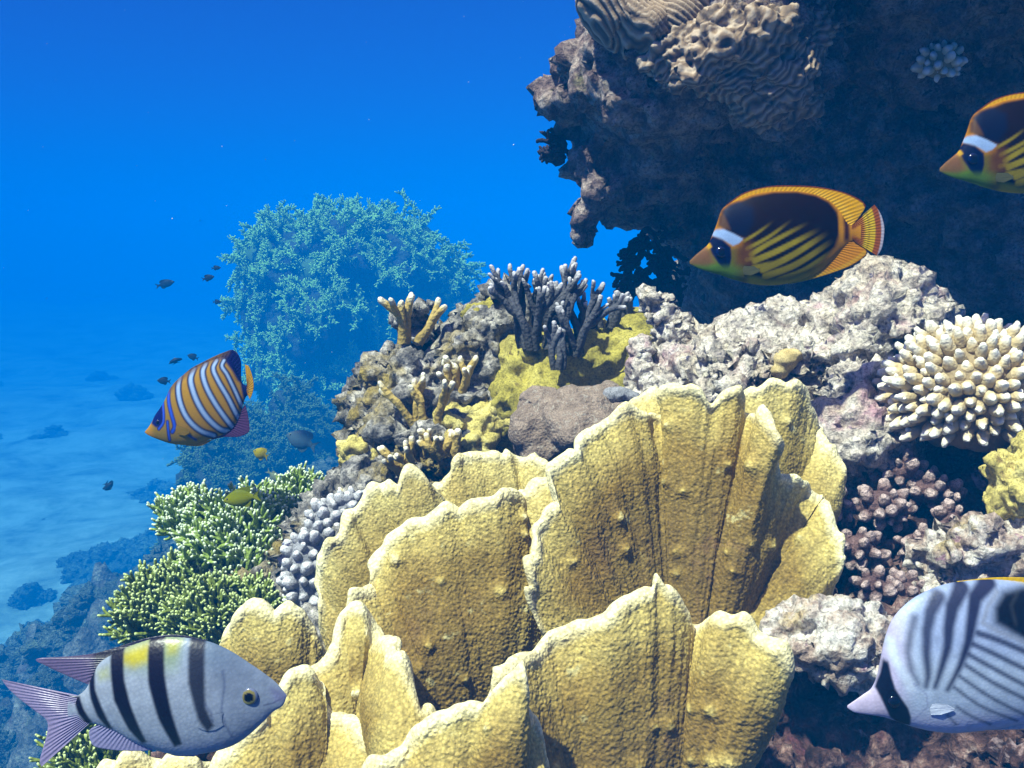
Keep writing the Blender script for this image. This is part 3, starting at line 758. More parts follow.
def acropora(label, c_px, d, rx, ry, count, length, rad, seed):
    r_ = np.random.default_rng(seed)
    c = at(c_px[0], c_px[1], d); s = d / F
    root = empty('finger_coral', c, label, 'coral')
    V, N, Q = union([pxblob(c_px[0], c_px[1], d, rx * 0.86, ry * 0.80, rx * 0.70)], 0.004)
    V = V + N * (fbm(V * 30, 3, seed) * 0.006)[:, None]
    link('base', mesh_data('base', V - c, Q, {'tip': np.full(len(V), 0.1)}), M['finger'], root)
    pts, tries = [], 0
    while len(pts) < count and tries < 20000:
        tries += 1
        v_ = r_.normal(0, 1, 3); v_ /= np.linalg.norm(v_)
        if v_[2] > 0.55 or v_[1] < -0.62: continue          # image axes: x right, y up, z depth
        if any(np.dot(v_, q) > 0.9908 for q in pts): continue
        pts.append(v_)
    pts.sort(key=lambda q: q[2])
    extra = MB()
    for i_, v_ in enumerate(pts):
        dirn = BASIS @ (v_ * np.array([rx, ry, rx * 0.8])); dirn /= np.linalg.norm(dirn)
        p0 = BASIS @ (v_ * np.array([rx * 0.83, ry * 0.79, rx * 0.68])) * s
        p1 = BASIS @ (v_ * np.array([rx, ry, rx * 0.8])) * s * r_.uniform(0.9, 1.06)
        dirn = rand_dir(r_, dirn + 0.35 * UP, 0.07)
        L = np.linalg.norm(p1 - p0)
        rr = rad * s * r_.uniform(0.85, 1.15)
        mb = MB() if i_ < 98 else extra
        t = np.linspace(0, 1, 7)[:, None]
        path = p0 + (p1 - p0) * t + dirn * L * 0.15 * t * t
        mb.tube(path, rr * np.array([1.2, 1.2, 1.17, 1.1, 1.0, 0.84, 0.62]), 10)
        if r_.random() < 0.5:
            w = rand_dir(r_, dirn, 0.75)
            q0 = path[3]
            mb.tube([q0, q0 + w * L * 0.22, q0 + w * L * 0.4], [rr * 0.7, rr * 0.62, rr * 0.4], 8, 0.45, 1.0)
        if mb is not extra: link('branch', mb.data('branch', warp=0.0016, wscale=220, seed=int(r_.integers(999))), M['finger'], root)
    if extra.n: tag(link('branch', extra.data('branch', warp=0.0016, wscale=220), M['finger'], root), kind='stuff')
    return root
acropora('cream white stubby finger coral on the right shoulder of the pale boulder', (972, 394), 1.3, 88, 74, 330, 26, 5.5, 201)

def sprig(mb, p, d, L, r, depth, r_, spread=0.5, a0=0.0, up=0.3):
    n_ = 4
    pts = [p]
    dd = np.array(d, float)
    for _ in range(n_):
        dd = dd + r_.normal(0, 0.13, 3) + up * 0.25 * np.array([0, 0, 1]); dd /= np.linalg.norm(dd)
        pts.append(pts[-1] + dd * L / n_)
    rad = np.linspace(r, r * 0.72, n_ + 1)
    a1 = 1.0 if depth == 0 else a0 + (0.7 - a0) * 0.5
    mb.tube(pts, rad, 8, a0, a1)
    if depth > 0:
        for k in range(2 if r_.random() < 0.75 else 3):
            side = r_.normal(0, 1, 3); side -= dd * side.dot(dd); side /= np.linalg.norm(side)
            nd = dd * 0.9 + side * spread * (1 if k % 2 else 0.7)
            sprig(mb, pts[-1 - (k > 1)], nd / np.linalg.norm(nd), L * r_.uniform(0.6, 0.85), r * 0.76, depth - 1, r_, spread, a1, up)

def branch_colony(name, label, mat, px, py, d, stems, L, r, depth, seed, axis=(0, 0, 1), spread=0.5, fan=0.55, foot=12, cat='coral', group=None, up=0.3):
    """upright colony: every stem with its forks is a branch part"""
    r_ = np.random.default_rng(seed)
    s = d / F
    root_p = at(px, py, d)
    root = empty(name, root_p, label, cat, group)
    for k in range(stems):
        off = RIGHT * r_.uniform(-foot, foot) * s + np.array([0, 1, 0]) * r_.uniform(-foot, foot) * 0.7 * s
        d0 = rand_dir(r_, np.asarray(axis, float) + off / (foot * s + 1e-9) * fan * 0.6, 0.14)
        mb = MB()
        sprig(mb, off - d0 * r * s, d0, L * s * r_.uniform(0.75, 1.15), r * s, depth, r_, spread, 0.1, up)
        link('branch', mb.data('branch', warp=0.002, wscale=90, seed=seed + k), M[mat], root)
    return root

DG = 'dusky finger corals on the olive mound'
branch_colony('dusky_finger_coral', 'tall dusky finger coral with pale tips, tallest on the olive mound', 'dusky', 537, 343, 1.66, 12, 34, 5.2, 2, 301, fan=0.4, foot=20, group=DG, up=0.55)
branch_colony('dusky_finger_coral', 'dusky finger coral in the middle of the olive mound, spreading right', 'dusky', 568, 350, 1.64, 10, 30, 5.0, 2, 302, fan=0.45, foot=16, group=DG, up=0.5)
branch_colony('dusky_finger_coral', 'short dusky finger coral on the right end of the olive mound', 'dusky', 600, 324, 1.70, 6, 20, 4.4, 1, 303, fan=0.6, foot=16, group=DG, up=0.5)
branch_colony('dusky_finger_coral', 'smallest dusky finger coral beside the jagged pale spire', 'dusky', 628, 318, 1.82, 4, 15, 3.6, 1, 304, fan=0.6, foot=8, group=DG)
branch_colony('dusky_finger_coral', 'thin dusky finger coral standing at the front of the olive mound', 'dusky', 560, 366, 1.60, 3, 26, 4.0, 1, 305, fan=0.3, foot=7, group=DG, up=0.6)
FG = 'tan fire coral sprigs on the grey outcrop'
branch_colony('fire_coral', 'tan fire coral arch with white tips on the outcrop\'s upper left', 'fire', 414, 338, 1.74, 3, 26, 6.0, 1, 311, axis=(0.2, 0, 1), spread=0.6, fan=0.7, foot=14, group=FG)
branch_colony('fire_coral', 'slim tan fire coral leaning left on the outcrop\'s left face', 'fire', 425, 425, 1.62, 4, 34, 5.2, 1, 312, axis=(-0.6, -0.3, 0.9), fan=0.4, foot=18, group=FG)
branch_colony('fire_coral', 'tan fire coral standing in the centre of the outcrop', 'fire', 458, 395, 1.66, 5, 26, 5.5, 1, 313, axis=(0.0, -0.3, 1), fan=0.5, foot=12, group=FG)
branch_colony('fire_coral', 'short ochre fire coral above the back row plates', 'fire', 440, 452, 1.56, 5, 18, 6.0, 1, 314, axis=(-0.3, -0.4, 1), fan=0.6, foot=18, group=FG)
branch_colony('fire_coral', 'low tan fire coral at the outcrop foot beside the scalloped plate', 'fire', 408, 470, 1.56, 4, 20, 5.0, 1, 315, axis=(-0.5, -0.4, 1), fan=0.6, foot=12, group=FG)
branch_colony('fire_coral', 'pair of thin bare twigs left of the grey ridge', 'fire', 345, 500, 1.62, 3, 22, 2.6, 0, 316, axis=(-0.7, 0, 0.8), fan=0.2, foot=12, group=FG)

def net_colony(label, mat, blobs, count, L, r, seed, group, face=0.35, name='net_coral', depth=1, spread=0.5, upw=0.8):
    L *= 1.4; r *= 0.84
    """fan shaped net coral: a dark core and branch sprays all over its outer side"""
    r_ = np.random.default_rng(seed)
    V, N, Q = union([pxblob(*b_) for b_ in blobs], 0.008)
    V = V + N * (fbm(V * 14, 3, seed) * 0.02)[:, None]
    N = vnormals(V, Q)
    org = np.array([V[:, 0].mean(), V[:, 1].mean(), V[:, 2].min()])
    root = empty(name, org, label, 'coral', group)
    link('base', mesh_data('base', V - org, Q, {'tip': np.full(len(V), 0.05)}), M[mat], root)
    s = blobs[0][2] / F
    toc = (CAM - V); toc /= np.linalg.norm(toc, axis=1, keepdims=True)
    w = np.clip((N * toc).sum(1) + face, 0, 1) * np.clip(N[:, 2] + 0.75, 0.05, 1)
    idx = r_.choice(len(V), 6000, p=w / w.sum())
    used = []
    gap = 0.0
    area_gap = math.sqrt(len(V) * 0.008 ** 2 * 0.45 / count) * 0.8
    for i in idx:
        if len(used) >= count: break
        if used and (np.linalg.norm(V[used] - V[i], axis=1) < area_gap).any(): continue
        used.append(i)
    for i in used:
        d0 = N[i] * np.array([1, 0.45, 1]) + np.array([-0.25, 0, upw])
        mb = MB()
        for q in range(6):
            dd = rand_dir(r_, d0, 0.42)
            off = r_.normal(0, area_gap * 0.45, 3); off -= N[i] * off.dot(N[i])
            sprig(mb, V[i] + off - dd * r * s - org, dd, L * s * r_.uniform(0.7, 1.2), r * s, depth, r_, spread, 0.3, 0.2)
        link('branch', mb.data('branch'), M[mat], root)
    return root
NG = 'green net corals on the reef edge'
net_colony('bright green net coral with white tips, middle and biggest of its cluster', 'net', [(225, 555, 1.62, 30, 46, 30, -28), (245, 590, 1.6, 18, 40, 26, -24), (212, 535, 1.64, 18, 20, 22)], 98, 10, 2.7, 401, NG)
net_colony('bright green net coral tuft at the top left of the cluster', 'net', [(190, 522, 1.68, 12, 12, 14), (203, 530, 1.68, 10, 10, 12)], 30, 10, 2.6, 402, NG)
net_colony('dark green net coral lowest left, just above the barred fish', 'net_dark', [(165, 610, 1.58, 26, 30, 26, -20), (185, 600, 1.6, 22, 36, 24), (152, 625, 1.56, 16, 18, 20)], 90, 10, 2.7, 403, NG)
net_colony('yellow green net coral behind the middle of the cluster', 'net', [(258, 525, 1.7, 20, 22, 24, 10), (275, 540, 1.68, 14, 34, 22)], 60, 10, 2.6, 404, NG)
net_colony('pale green net coral tuft at the top right of the cluster', 'net', [(298, 512, 1.72, 16, 24, 20), (310, 525, 1.72, 12, 26, 18)], 56, 9.5, 2.4, 405, NG)
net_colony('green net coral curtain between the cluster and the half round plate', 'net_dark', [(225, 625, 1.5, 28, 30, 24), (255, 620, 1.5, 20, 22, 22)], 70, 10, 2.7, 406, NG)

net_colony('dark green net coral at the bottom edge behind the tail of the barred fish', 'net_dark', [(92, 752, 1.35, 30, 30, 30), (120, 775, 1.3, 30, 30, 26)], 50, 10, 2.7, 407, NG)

def knob_colony(name, label, mat, blobs, count, rad, seed, group=None, elong=1.0):
    r_ = np.random.default_rng(seed)
    V, N, Q = union([pxblob(*b_) for b_ in blobs], 0.006)
    org = np.array([V[:, 0].mean(), V[:, 1].mean(), V[:, 2].min()])
    root = empty(name, org, label, 'coral', group)
    link('base', mesh_data('base', V - org, Q, {'tip': np.zeros(len(V))}), M[mat], root)
    s = blobs[0][2] / F
    toc = (CAM - V); toc /= np.linalg.norm(toc, axis=1, keepdims=True)
    w = np.clip((N * toc).sum(1) + 0.3, 0, 1)
    used = []
    for i in r_.choice(len(V), 4000, p=w / w.sum()):
        if len(used) >= count: break
        if used and (np.linalg.norm(V[used] - V[i], axis=1) < rad * s * 1.45).any(): continue
        used.append(i)
    for i in used:
        mb = MB()
        rr = rad * s * r_.uniform(0.62, 1.25)
        dd = rand_dir(r_, N[i] + np.array([0, 0, 0.3]), 0.1)
        p0 = V[i] - org
        mb.tube([p0 - dd * rr, p0, p0 + dd * rr * 0.6 * elong, p0 + dd * rr * 1.0 * elong], [rr * 0.8, rr * 0.95, rr, rr * 0.8], 10, 0.0, 1.0)
        link('knob', mb.data('knob', warp=0.0018, wscale=160, seed=int(r_.integers(999))), M[mat], root)
    return root
knob_colony('knob_coral', 'blue grey coral of round knobs left of the scalloped plate', 'grey_knob', [(308, 590, 1.5, 20, 55, 24, 6), (318, 550, 1.52, 16, 26, 20)], 90, 6.2, 421)
knob_colony('knob_coral', 'grey knobbly coral patch on the ridge above the scalloped plate', 'grey_knob', [(330, 522, 1.55, 18, 20, 18), (352, 505, 1.56, 16, 12, 16)], 40, 5.2, 422)
PG = 'pink knob corals on the dark reef face'
for i, (px, py, d, rx, ry, cnt, lab) in enumerate([
    (858, 548, 1.22, 18, 13, 16, 'pale pink knob coral close to the right tip of the largest fan'),
    (880, 505, 1.27, 22, 15, 18, 'pink knob coral under the pale limestone boulder'),
    (918, 545, 1.24, 17, 12, 14, 'dusky pink knob coral in the middle of the dark reef face'),
    (930, 490, 1.30, 22, 14, 18, 'brown pink knob coral right below the white finger coral'),
    (872, 585, 1.17, 14, 10, 10, 'pale pink knob coral right above the whitish crusted boulder'),
    (905, 590, 1.18, 20, 11, 14, 'rosy knob coral between the crusted boulder and the right edge'),
    (900, 470, 1.32, 20, 12, 14, 'mauve knob coral at the base of the limestone boulder'),
    (948, 520, 1.24, 13, 11, 10, 'small mauve knob coral left of the yellow lumpy coral'),
    (838, 505, 1.28, 12, 10, 8, 'greyish pink knob coral touching the rim of the largest fan')]):
    knob_colony('knob_coral', lab, 'pink_knob', [(px, py, d, rx, ry, rx), (px + rx * 0.6, py + ry * 0.5, d, rx * 0.7, ry * 0.7, rx * 0.7)], cnt, 6.0, 440 + i, PG, 1.1)
knob_colony('polyp_coral', 'small cluster of bright white polyps on the dark boulder', 'polyp', [(940, 62, 1.80, 20, 16, 16)], 22, 4.4, 460)

# black lacy coral hanging in the gap under the bommie
def lace(label, px, py, d, w, h, seed, cnt, axis):
    r_ = np.random.default_rng(seed)
    s = d / F
    org = at(px, py, d)
    root = empty('lace_coral', org, label, 'coral', 'black lace corals under the boulder')
    for k in range(cnt):
        mb = MB()
        p = RIGHT * r_.uniform(-w, w) * s + UP * r_.uniform(-h, h) * s + np.array([0, 1, 0]) * r_.uniform(-8, 8) * s
        for q in range(3):
            dd = rand_dir(r_, axis, 0.7)
            sprig(mb, p, dd, 9 * s, 3.6 * s, 2, r_, 0.8, 0.1, 0.0)
        link('branch', mb.data('branch', warp=0.006, wscale=40, seed=seed + k), M['lace'], root)
lace('black lacy coral hanging in the blue gap under the dark boulder', 652, 262, 2.25, 26, 34, 481, 30, (-0.4, 0, -0.6))
lace('black lacy coral at the foot of the dark boulder beside the pale spire', 662, 312, 2.25, 26, 20, 482, 16, (-0.5, 0, 0.3))
lace('tiny black lacy coral on the left edge of the dark boulder', 561, 152, 2.22, 6, 12, 483, 6, (-1, 0, 0.2))

# ------------------------------------------------------------------ the far boulder draped in soft coral
def frond_mesh(seed, hang):
    r_ = np.random.default_rng(seed)
    mb = MB()
    for st in range(15):
        p = np.array([r_.normal(0, 0.075), r_.normal(0, 0.075), -0.02])
        d = rand_dir(r_, (0, 0, 1), 0.55)
        n_ = 9
        for k in range(n_):
            d = d + np.array([d[0], d[1], 0]) * 0.08 + np.array([0, 0, -hang * (k / n_) * 0.42]); d /= np.linalg.norm(d)
            q = p + d * 0.023
            mb.tube([p, (p + q) / 2, q], [0.008, 0.0075, 0.007], 4, 0.1, 0.35)
            for t in range(4):
                w = rand_dir(r_, d * 0.4 + np.array([0, 0, 0.45]), 0.7)
                e = q + w * r_.uniform(0.025, 0.05)
                mb.tube([q, (q + e) / 2 + r_.normal(0, 0.004, 3), e], [0.0075, 0.0065, 0.005], 4, 0.35, 1.0)
            p = q
    mb.ball((0, 0, -0.02), (0.13, 0.13, 0.05), 0.1, 6)
    return mb.data('frond')
FR = [frond_mesh(900 + k, h) for k, h in enumerate((0.25, 0.5, 0.7, 1.0, 1.0, 0.4))]
def strand_mesh(seed):
    r_ = np.random.default_rng(seed)
    mb = MB()
    p = np.zeros(3); d = np.array([0.3, 0, -0.4])
    for k in range(20):
        d = d * np.array([0.8, 0.8, 1]) + np.array([r_.normal(0, 0.1), r_.normal(0, 0.1), -0.25]); d /= np.linalg.norm(d)
        q = p + d * 0.022
        mb.tube([p, (p + q) / 2, q], [0.009, 0.0085, 0.008], 4, 0.1, 0.35)
        for t in range(5):
            w = rand_dir(r_, (0, 0, 0.5), 0.8)
            e = q + w * r_.uniform(0.02, 0.045)
            mb.tube([q, (q + e) / 2, e], [0.008, 0.007, 0.005], 4, 0.35, 1.0)
        p = q
    return mb.data('strand')
ST = [strand_mesh(950 + k) for k in range(3)]
for me in FR + ST: me.materials.append(M['frond'])

def draped(label, blobs, count, seed, scale=1.0, bare=0.0, voxel=0.04, name='draped_coral', group=None, low=-99, strands=0, mat=None):
    r_ = np.random.default_rng(seed)
    V, N, Q = union([pxblob(*b_) for b_ in blobs], voxel)
    V, N = craggy(V, N, Q, [('f', 0.75, 0.32), ('r', 1.8, 0.18), ('f', 4, 0.09)], seed)
    org = np.array([V[:, 0].mean(), V[:, 1].mean(), V[:, 2].min()])
    root = empty(name, org, label, 'coral', group)
    link('boulder', mesh_data('boulder', V - org, Q), M['far_rock'], root)
    toc = (CAM - V); toc /= np.linalg.norm(toc, axis=1, keepdims=True)
    w = np.clip(N[:, 2] - bare, 0, 1) ** 0.8 * np.clip((N * toc).sum(1) + 0.45, 0, 1) * (V[:, 2] > low)
    used = []
    area = (len(V) * voxel ** 2) * 0.3
    g = math.sqrt(area / count) * 0.75
    for i in r_.choice(len(V), 8000, p=w / w.sum()):
        if len(used) >= count: break
        if used and (np.linalg.norm(V[used] - V[i], axis=1) < g).any(): continue
        used.append(i)
    for i in used:
        nrm = N[i] * np.array([1, 1, 0.7]) + np.array([0, 0, 0.25])
        k = int(r_.integers(0, 3)) if nrm[2] > 0.7 else int(r_.integers(1, 6))
        o = bpy.data.objects.new('frond', FR[k])
        COL.objects.link(o)
        o.parent = root
        qd = Vector(nrm).normalized().to_track_quat('Z', 'Y')
        o.rotation_mode = 'QUATERNION'
        from mathutils import Quaternion
        o.rotation_quaternion = qd @ Quaternion((0, 0, 1), r_.uniform(0, 6.28))
        o.location = V[i] - org
        sc = scale * r_.uniform(0.8, 1.25)
        o.scale = (sc, sc, sc)
        if mat: o.material_slots[0].link = 'OBJECT'; o.material_slots[0].material = M[mat]
    if strands:
        w = ((N[:, 2] < 0.15) & (N[:, 2] > -0.75) & (V[:, 2] > low)) * np.clip((N * toc).sum(1) + 0.2, 0, 1)
        for i in r_.choice(len(V), strands, p=w / w.sum(), replace=False):
            o = bpy.data.objects.new('strand', ST[int(r_.integers(0, 3))])
            COL.objects.link(o); o.parent = root
            o.location = V[i] - org + N[i] * 0.15
            o.rotation_euler = (0, 0, r_.uniform(0, 6.28))
            sc = scale * r_.uniform(0.7, 1.4)
            o.scale = (sc, sc, sc)
    return root
draped('big round boulder far off, draped all over in blue green soft coral', [
    (361, 270, 16.59, 77, 32, 80), (310, 276, 16.17, 40, 32, 60), (407, 270, 16.38, 44, 38, 64), (274, 308, 16.38, 22, 38, 50), (286, 353, 16.17, 27, 38, 40), (319, 333, 15.33, 31, 24, 40), (352, 358, 17.01, 73, 76, 50), (338, 383, 15.54, 40, 20, 36),
    (384, 458, 16.80, 82, 57, 70), (310, 458, 16.80, 64, 57, 60), (447, 308, 16.80, 20, 43, 44), (398, 243, 16.80, 31, 17, 40), (338, 243, 16.80, 36, 17, 40)], 100, 501, 1.6, 0.16, 0.08, low=float(at(350, 395, 16.8)[2]), strands=70)
draped('low knoll of teal soft coral left of the grey ridge', [(232, 500, 10.08, 26, 40, 40), (215, 525, 9.84, 24, 26, 34), (260, 470, 10.80, 40, 30, 40), (300, 450, 11.04, 50, 34, 40), (240, 440, 11.52, 40, 24, 40)], 70, 503, 0.95, 0.0, 0.05, mat='frond_shaded')

# ------------------------------------------------------------------ boulders on the slope and far over the sand
BV = []
for k in range(6):
    r_ = np.random.default_rng(600 + k)
    V, N, Q = union([(r_.normal(0, 0.35, 3) * np.array([1, 1, 0.6]), np.diag(r_.uniform(0.45, 0.8, 3))) for _ in range(5)], 0.05)
    V, N = craggy(V, N, Q, [('f', 1.5, 0.3), ('r', 3.2, 0.25), ('k', 5, 0.22), ('f', 10, 0.08), ('p', 11, 0.12)], 610 + k)
    me = mesh_data('coral_boulder', V, Q)
    me.materials.append(M['slope_rock'])
    BV.append(me)
r_ = np.random.default_rng(640)
def boulder(x, y, z, s, label, group):
    o = bpy.data.objects.new('coral_boulder', BV[int(r_.integers(0, 6))])
    COL.objects.link(o)
    o.location = (x, y, z)
    o.rotation_euler = (0, 0, r_.uniform(0, 6.28))
    o.scale = (s * r_.uniform(0.8, 1.3), s * r_.uniform(0.8, 1.3), s * r_.uniform(0.6, 1.0))
    tag(o, label, 'coral head', group)
cnt = 0
while cnt < 260:
    x, y = r_.uniform(-9.0, -0.6), r_.uniform(2.5, 19.0)
    px = 512 + F * x / y
    if px < -60 or px > 330: continue
    z = float(terrain_z(np.array([x]), np.array([y]))[0])
    zf = float(floor_z(np.array([x]), np.array([y]))[0])
    if z < zf + 0.05 and r_.random() < 0.75: continue
    boulder(x, y, max(z, zf) + 0.02, r_.uniform(0.07, 0.20) * (0.6 + 0.16 * y), 'blue hazed coral boulder among the rubble down the left slope', 'coral boulders on the left slope')
    cnt += 1
for k in range(14):
    y = r_.uniform(21, 50); px = r_.uniform(-60, 480)
    x = (px - 512) / F * y
    zf = float(floor_z(np.array([x]), np.array([y]))[0])
    boulder(x, y, zf, r_.uniform(0.2, 0.8), 'faint coral head on the distant sand, almost lost in blue', 'faint coral heads on the distant sand')

# ------------------------------------------------------------------ fish
def poly_sd(x, y, poly):
    """signed distance to a polygon, negative inside"""
    P = np.asarray(poly, float)
    d = np.full(x.shape, 1e9); ins = np.zeros(x.shape, bool)
    for (ax, ay), (bx, by) in zip(P, np.roll(P, -1, 0)):
        ex, ey = bx - ax, by - ay
        t = np.clip(((x - ax) * ex + (y - ay) * ey) / (ex * ex + ey * ey + 1e-9), 0, 1)
        d = np.minimum(d, np.hypot(x - ax - t * ex, y - ay - t * ey))
        c = ((ay > y) != (by > y)) & (x < ex * (y - ay) / (ey + 1e-12) + ax)
        ins ^= c
    return np.where(ins, -d, d)

def line_d(x, y, pts):
    d = np.full(x.shape, 1e9); P = np.asarray(pts, float); tt = np.zeros(x.shape)
    n_ = len(P) - 1
    for i, ((ax, ay), (bx, by)) in enumerate(zip(P[:-1], P[1:])):
        ex, ey = bx - ax, by - ay
        t = np.clip(((x - ax) * ex + (y - ay) * ey) / (ex * ex + ey * ey + 1e-9), 0, 1)
        q = np.hypot(x - ax - t * ex, y - ay - t * ey)
        tt = np.where(q < d, (i + t) / n_, tt)
        d = np.minimum(d, q)
    return d, tt

class Paint:
    def __init__(s, x, y, base):
        s.x, s.y = x, y
        s.c = np.repeat(np.asarray(base, float)[None], len(x), 0)
    def mix(s, m, col):
        m = np.clip(m, 0, 1)[:, None]
        s.c = s.c * (1 - m) + np.asarray(col, float) * m
    def poly(s, poly, col, soft=6, k=1.0):
        s.mix(k * sstep(soft, -soft, poly_sd(s.x, s.y, poly)), col)
    def line(s, pts, w, col, soft=4, k=1.0, w1=None):
        d, t = line_d(s.x, s.y, pts)
        ww = w if w1 is None else w + (w1 - w) * t
        s.mix(k * sstep(soft, -soft, d - ww), col)

def smooth_curve(P, n):
    P3 = np.c_[np.asarray(P, float), np.zeros(len(P))]
    return catmull(P3, n)[:, :2]

class Fish:
    """traced in the coordinates of an enlarged view: zs = enlarged pixels per photo pixel"""
    def __init__(s, name, label, cat, off, zs, centre, d, mat, group=None, yaw=0.0, roll=0.0):
        s.k = d / F / zs
        s.cx, s.cy = centre
        s.mat = mat
        c = at(off[0] + centre[0] / zs, off[1] + centre[1] / zs, d)
        s.root = empty(name, c, label, cat, group)
        dirv = (c - CAM); dirv /= np.linalg.norm(dirv)
        Rm = Matrix((RIGHT, FWD, UP)).transposed()
        s.root.rotation_euler = (Rm @ Matrix.Rotation(math.radians(yaw), 3, 'Z') @ Matrix.Rotation(math.radians(roll), 3, 'Y')).to_euler()
    def to(s, x, y, w):
        return np.stack([(x - s.cx) * s.k, w * s.k, -(y - s.cy) * s.k], 1)
    def body(s, top, bot, wmax, paint, nx=300, na=160, blunt=0.5):
        t = smooth_curve(top, 800); b_ = smooth_curve(bot, 800)
        x0 = max(t[:, 0].min(), b_[:, 0].min()); x1 = min(t[:, 0].max(), b_[:, 0].max())
        q = np.linspace(0, 1, nx); q = 0.5 - 0.5 * np.cos(math.pi * q) * (0.35 + 0.65 * 1) if False else q + 0.0
        q = q - 0.10 * np.sin(2 * math.pi * q) / 1.0
        X = x0 + (x1 - x0) * q
        def prof(c):
            o = np.argsort(c[:, 0]); return np.interp(X, c[o, 0], c[o, 1])
        T, B = prof(t), prof(b_)
        h = np.maximum(B - T, 0.5)
        k = np.ones(5) / 5
        w = wmax * (h / h.max()) ** 0.9 * (0.55 + 0.45 * np.sin(math.pi * np.clip(q * 0.9 + 0.08, 0, 1)))
        s.prof_x, s.prof_w, s.prof_T, s.prof_B = X, w, T, B
        a = np.linspace(0, 2 * math.pi, na, endpoint=False)
        ca = np.cos(a); sa = np.sin(a)
        yy = ((T + B) / 2)[:, None] - (h / 2)[:, None] * ca[None]
        ww = w[:, None] * (np.sign(sa) * np.abs(sa) ** 1.25)[None]
        xx = np.repeat(X[:, None], na, 1)
        V = s.to(xx.ravel(), yy.ravel(), ww.ravel())
        i = np.arange(nx - 1)[:, None] * na; j = np.arange(na)[None]; j2 = (j + 1) % na
        Q = np.stack([i + j, i + j2, i + na + j2, i + na + j], -1).reshape(-1, 4)
        cols = paint(xx.ravel(), yy.ravel())
        n0 = len(V)
        V = np.vstack([V, V[:na].mean(0), V[n0 - na:n0].mean(0)])
        jj = np.arange(na)
        Tt = np.vstack([np.stack([(jj + 1) % na, jj, np.full(na, n0)], -1), np.stack([n0 - na + jj, n0 - na + (jj + 1) % na, np.full(na, n0 + 1)], -1)])
        cols = np.vstack([cols, cols[:1], cols[n0 - 1:n0]])
        link('body', mesh_data('body', V, [Q, Tt], cols=cols), s.mat, s.root)
    def side(s, x, y):
        """half thickness of the body at a point"""
        T = np.interp(x, s.prof_x, s.prof_T); B = np.interp(x, s.prof_x, s.prof_B); w = np.interp(x, s.prof_x, s.prof_w)
        c = np.clip(((T + B) / 2 - y) / ((B - T) / 2), -1, 1)
        return w * np.sqrt(1 - c * c) ** 1.25
    def fin(s, name, inner, outer, paint, t0=5.0, t1=1.2, nu=120, nv=40, rays=22, yoff=None, ray_amp=1.0, wave=0.0):
        I = smooth_curve(inner, nu); O = smooth_curve(outer, nu)
        v = np.linspace(0, 1, nv)[:, None, None]
        S = I[None] * (1 - v) + O[None] * v
        x = S[..., 0].ravel(); y = S[..., 1].ravel()
        uu = np.tile(np.linspace(0, 1, nu), nv); vv = np.repeat(np.linspace(0, 1, nv), nu)
        ray = np.cos(uu * rays * 2 * math.pi)
        th = (t0 + (t1 - t0) * vv) * (1 + 0.25 * ray * ray_amp) * np.sqrt(np.clip(np.minimum(1, (1 - vv) / 0.04), 0, 1) + 0.02)
        mid = wave * np.sin(uu * 5 + vv * 2) * vv
        if yoff is not None: mid = mid + yoff(x, y, vv)
        cols = paint(x, y) * (1 - 0.10 * ray_amp * (0.5 - 0.5 * ray))[:, None]
        V = np.vstack([s.to(x, y, mid - th), s.to(x, y, mid + th)])
        Q = grid(nu, nv); Q2 = Q[:, ::-1] + nu * nv
        link(name, mesh_data(name, V, np.vstack([Q, Q2]), cols=np.vstack([cols, cols])), s.mat, s.root)
    def eye(s, x, y, r, iris, pupil=(0.005, 0.005, 0.008), ring=None, pr=0.5):
        for sg in (-1, 1):
            mb = MB(); mb.ball((0, 0, 0), (1, 0.5, 1), n=20)
            V = mb.V[0]; rr = np.hypot(V[:, 0], V[:, 2])
            c = np.where((rr < pr)[:, None], np.array(pupil), np.array(iris))
            if ring is not None: c = np.where((rr > 0.82)[:, None], np.array(ring), c)
            w = float(s.side(np.array([x]), np.array([y]))[0])
            P = s.to(x + V[:, 0] * r, y - V[:, 2] * r, sg * (w - r * 0.10) + V[:, 1] * r * 0.8)
            link('eye', mesh_data('eye', P, [mb.Q[0], mb.T[0]], cols=c), M['eye'], s.root)

M['fish'] = fish_mat('fish_skin', gain=0.78)
M['fish_silver'] = fish_mat('fish_skin_silver', gain=0.64, rough=0.36, spec=0.3)
M['fish_matte'] = fish_mat('fish_skin_matte', 460, 0.08, 0.5, 0.05, 0.55)
M['eye'] = fish_mat('eye_gloss', 10, 0.0, 0.12, 0.5)

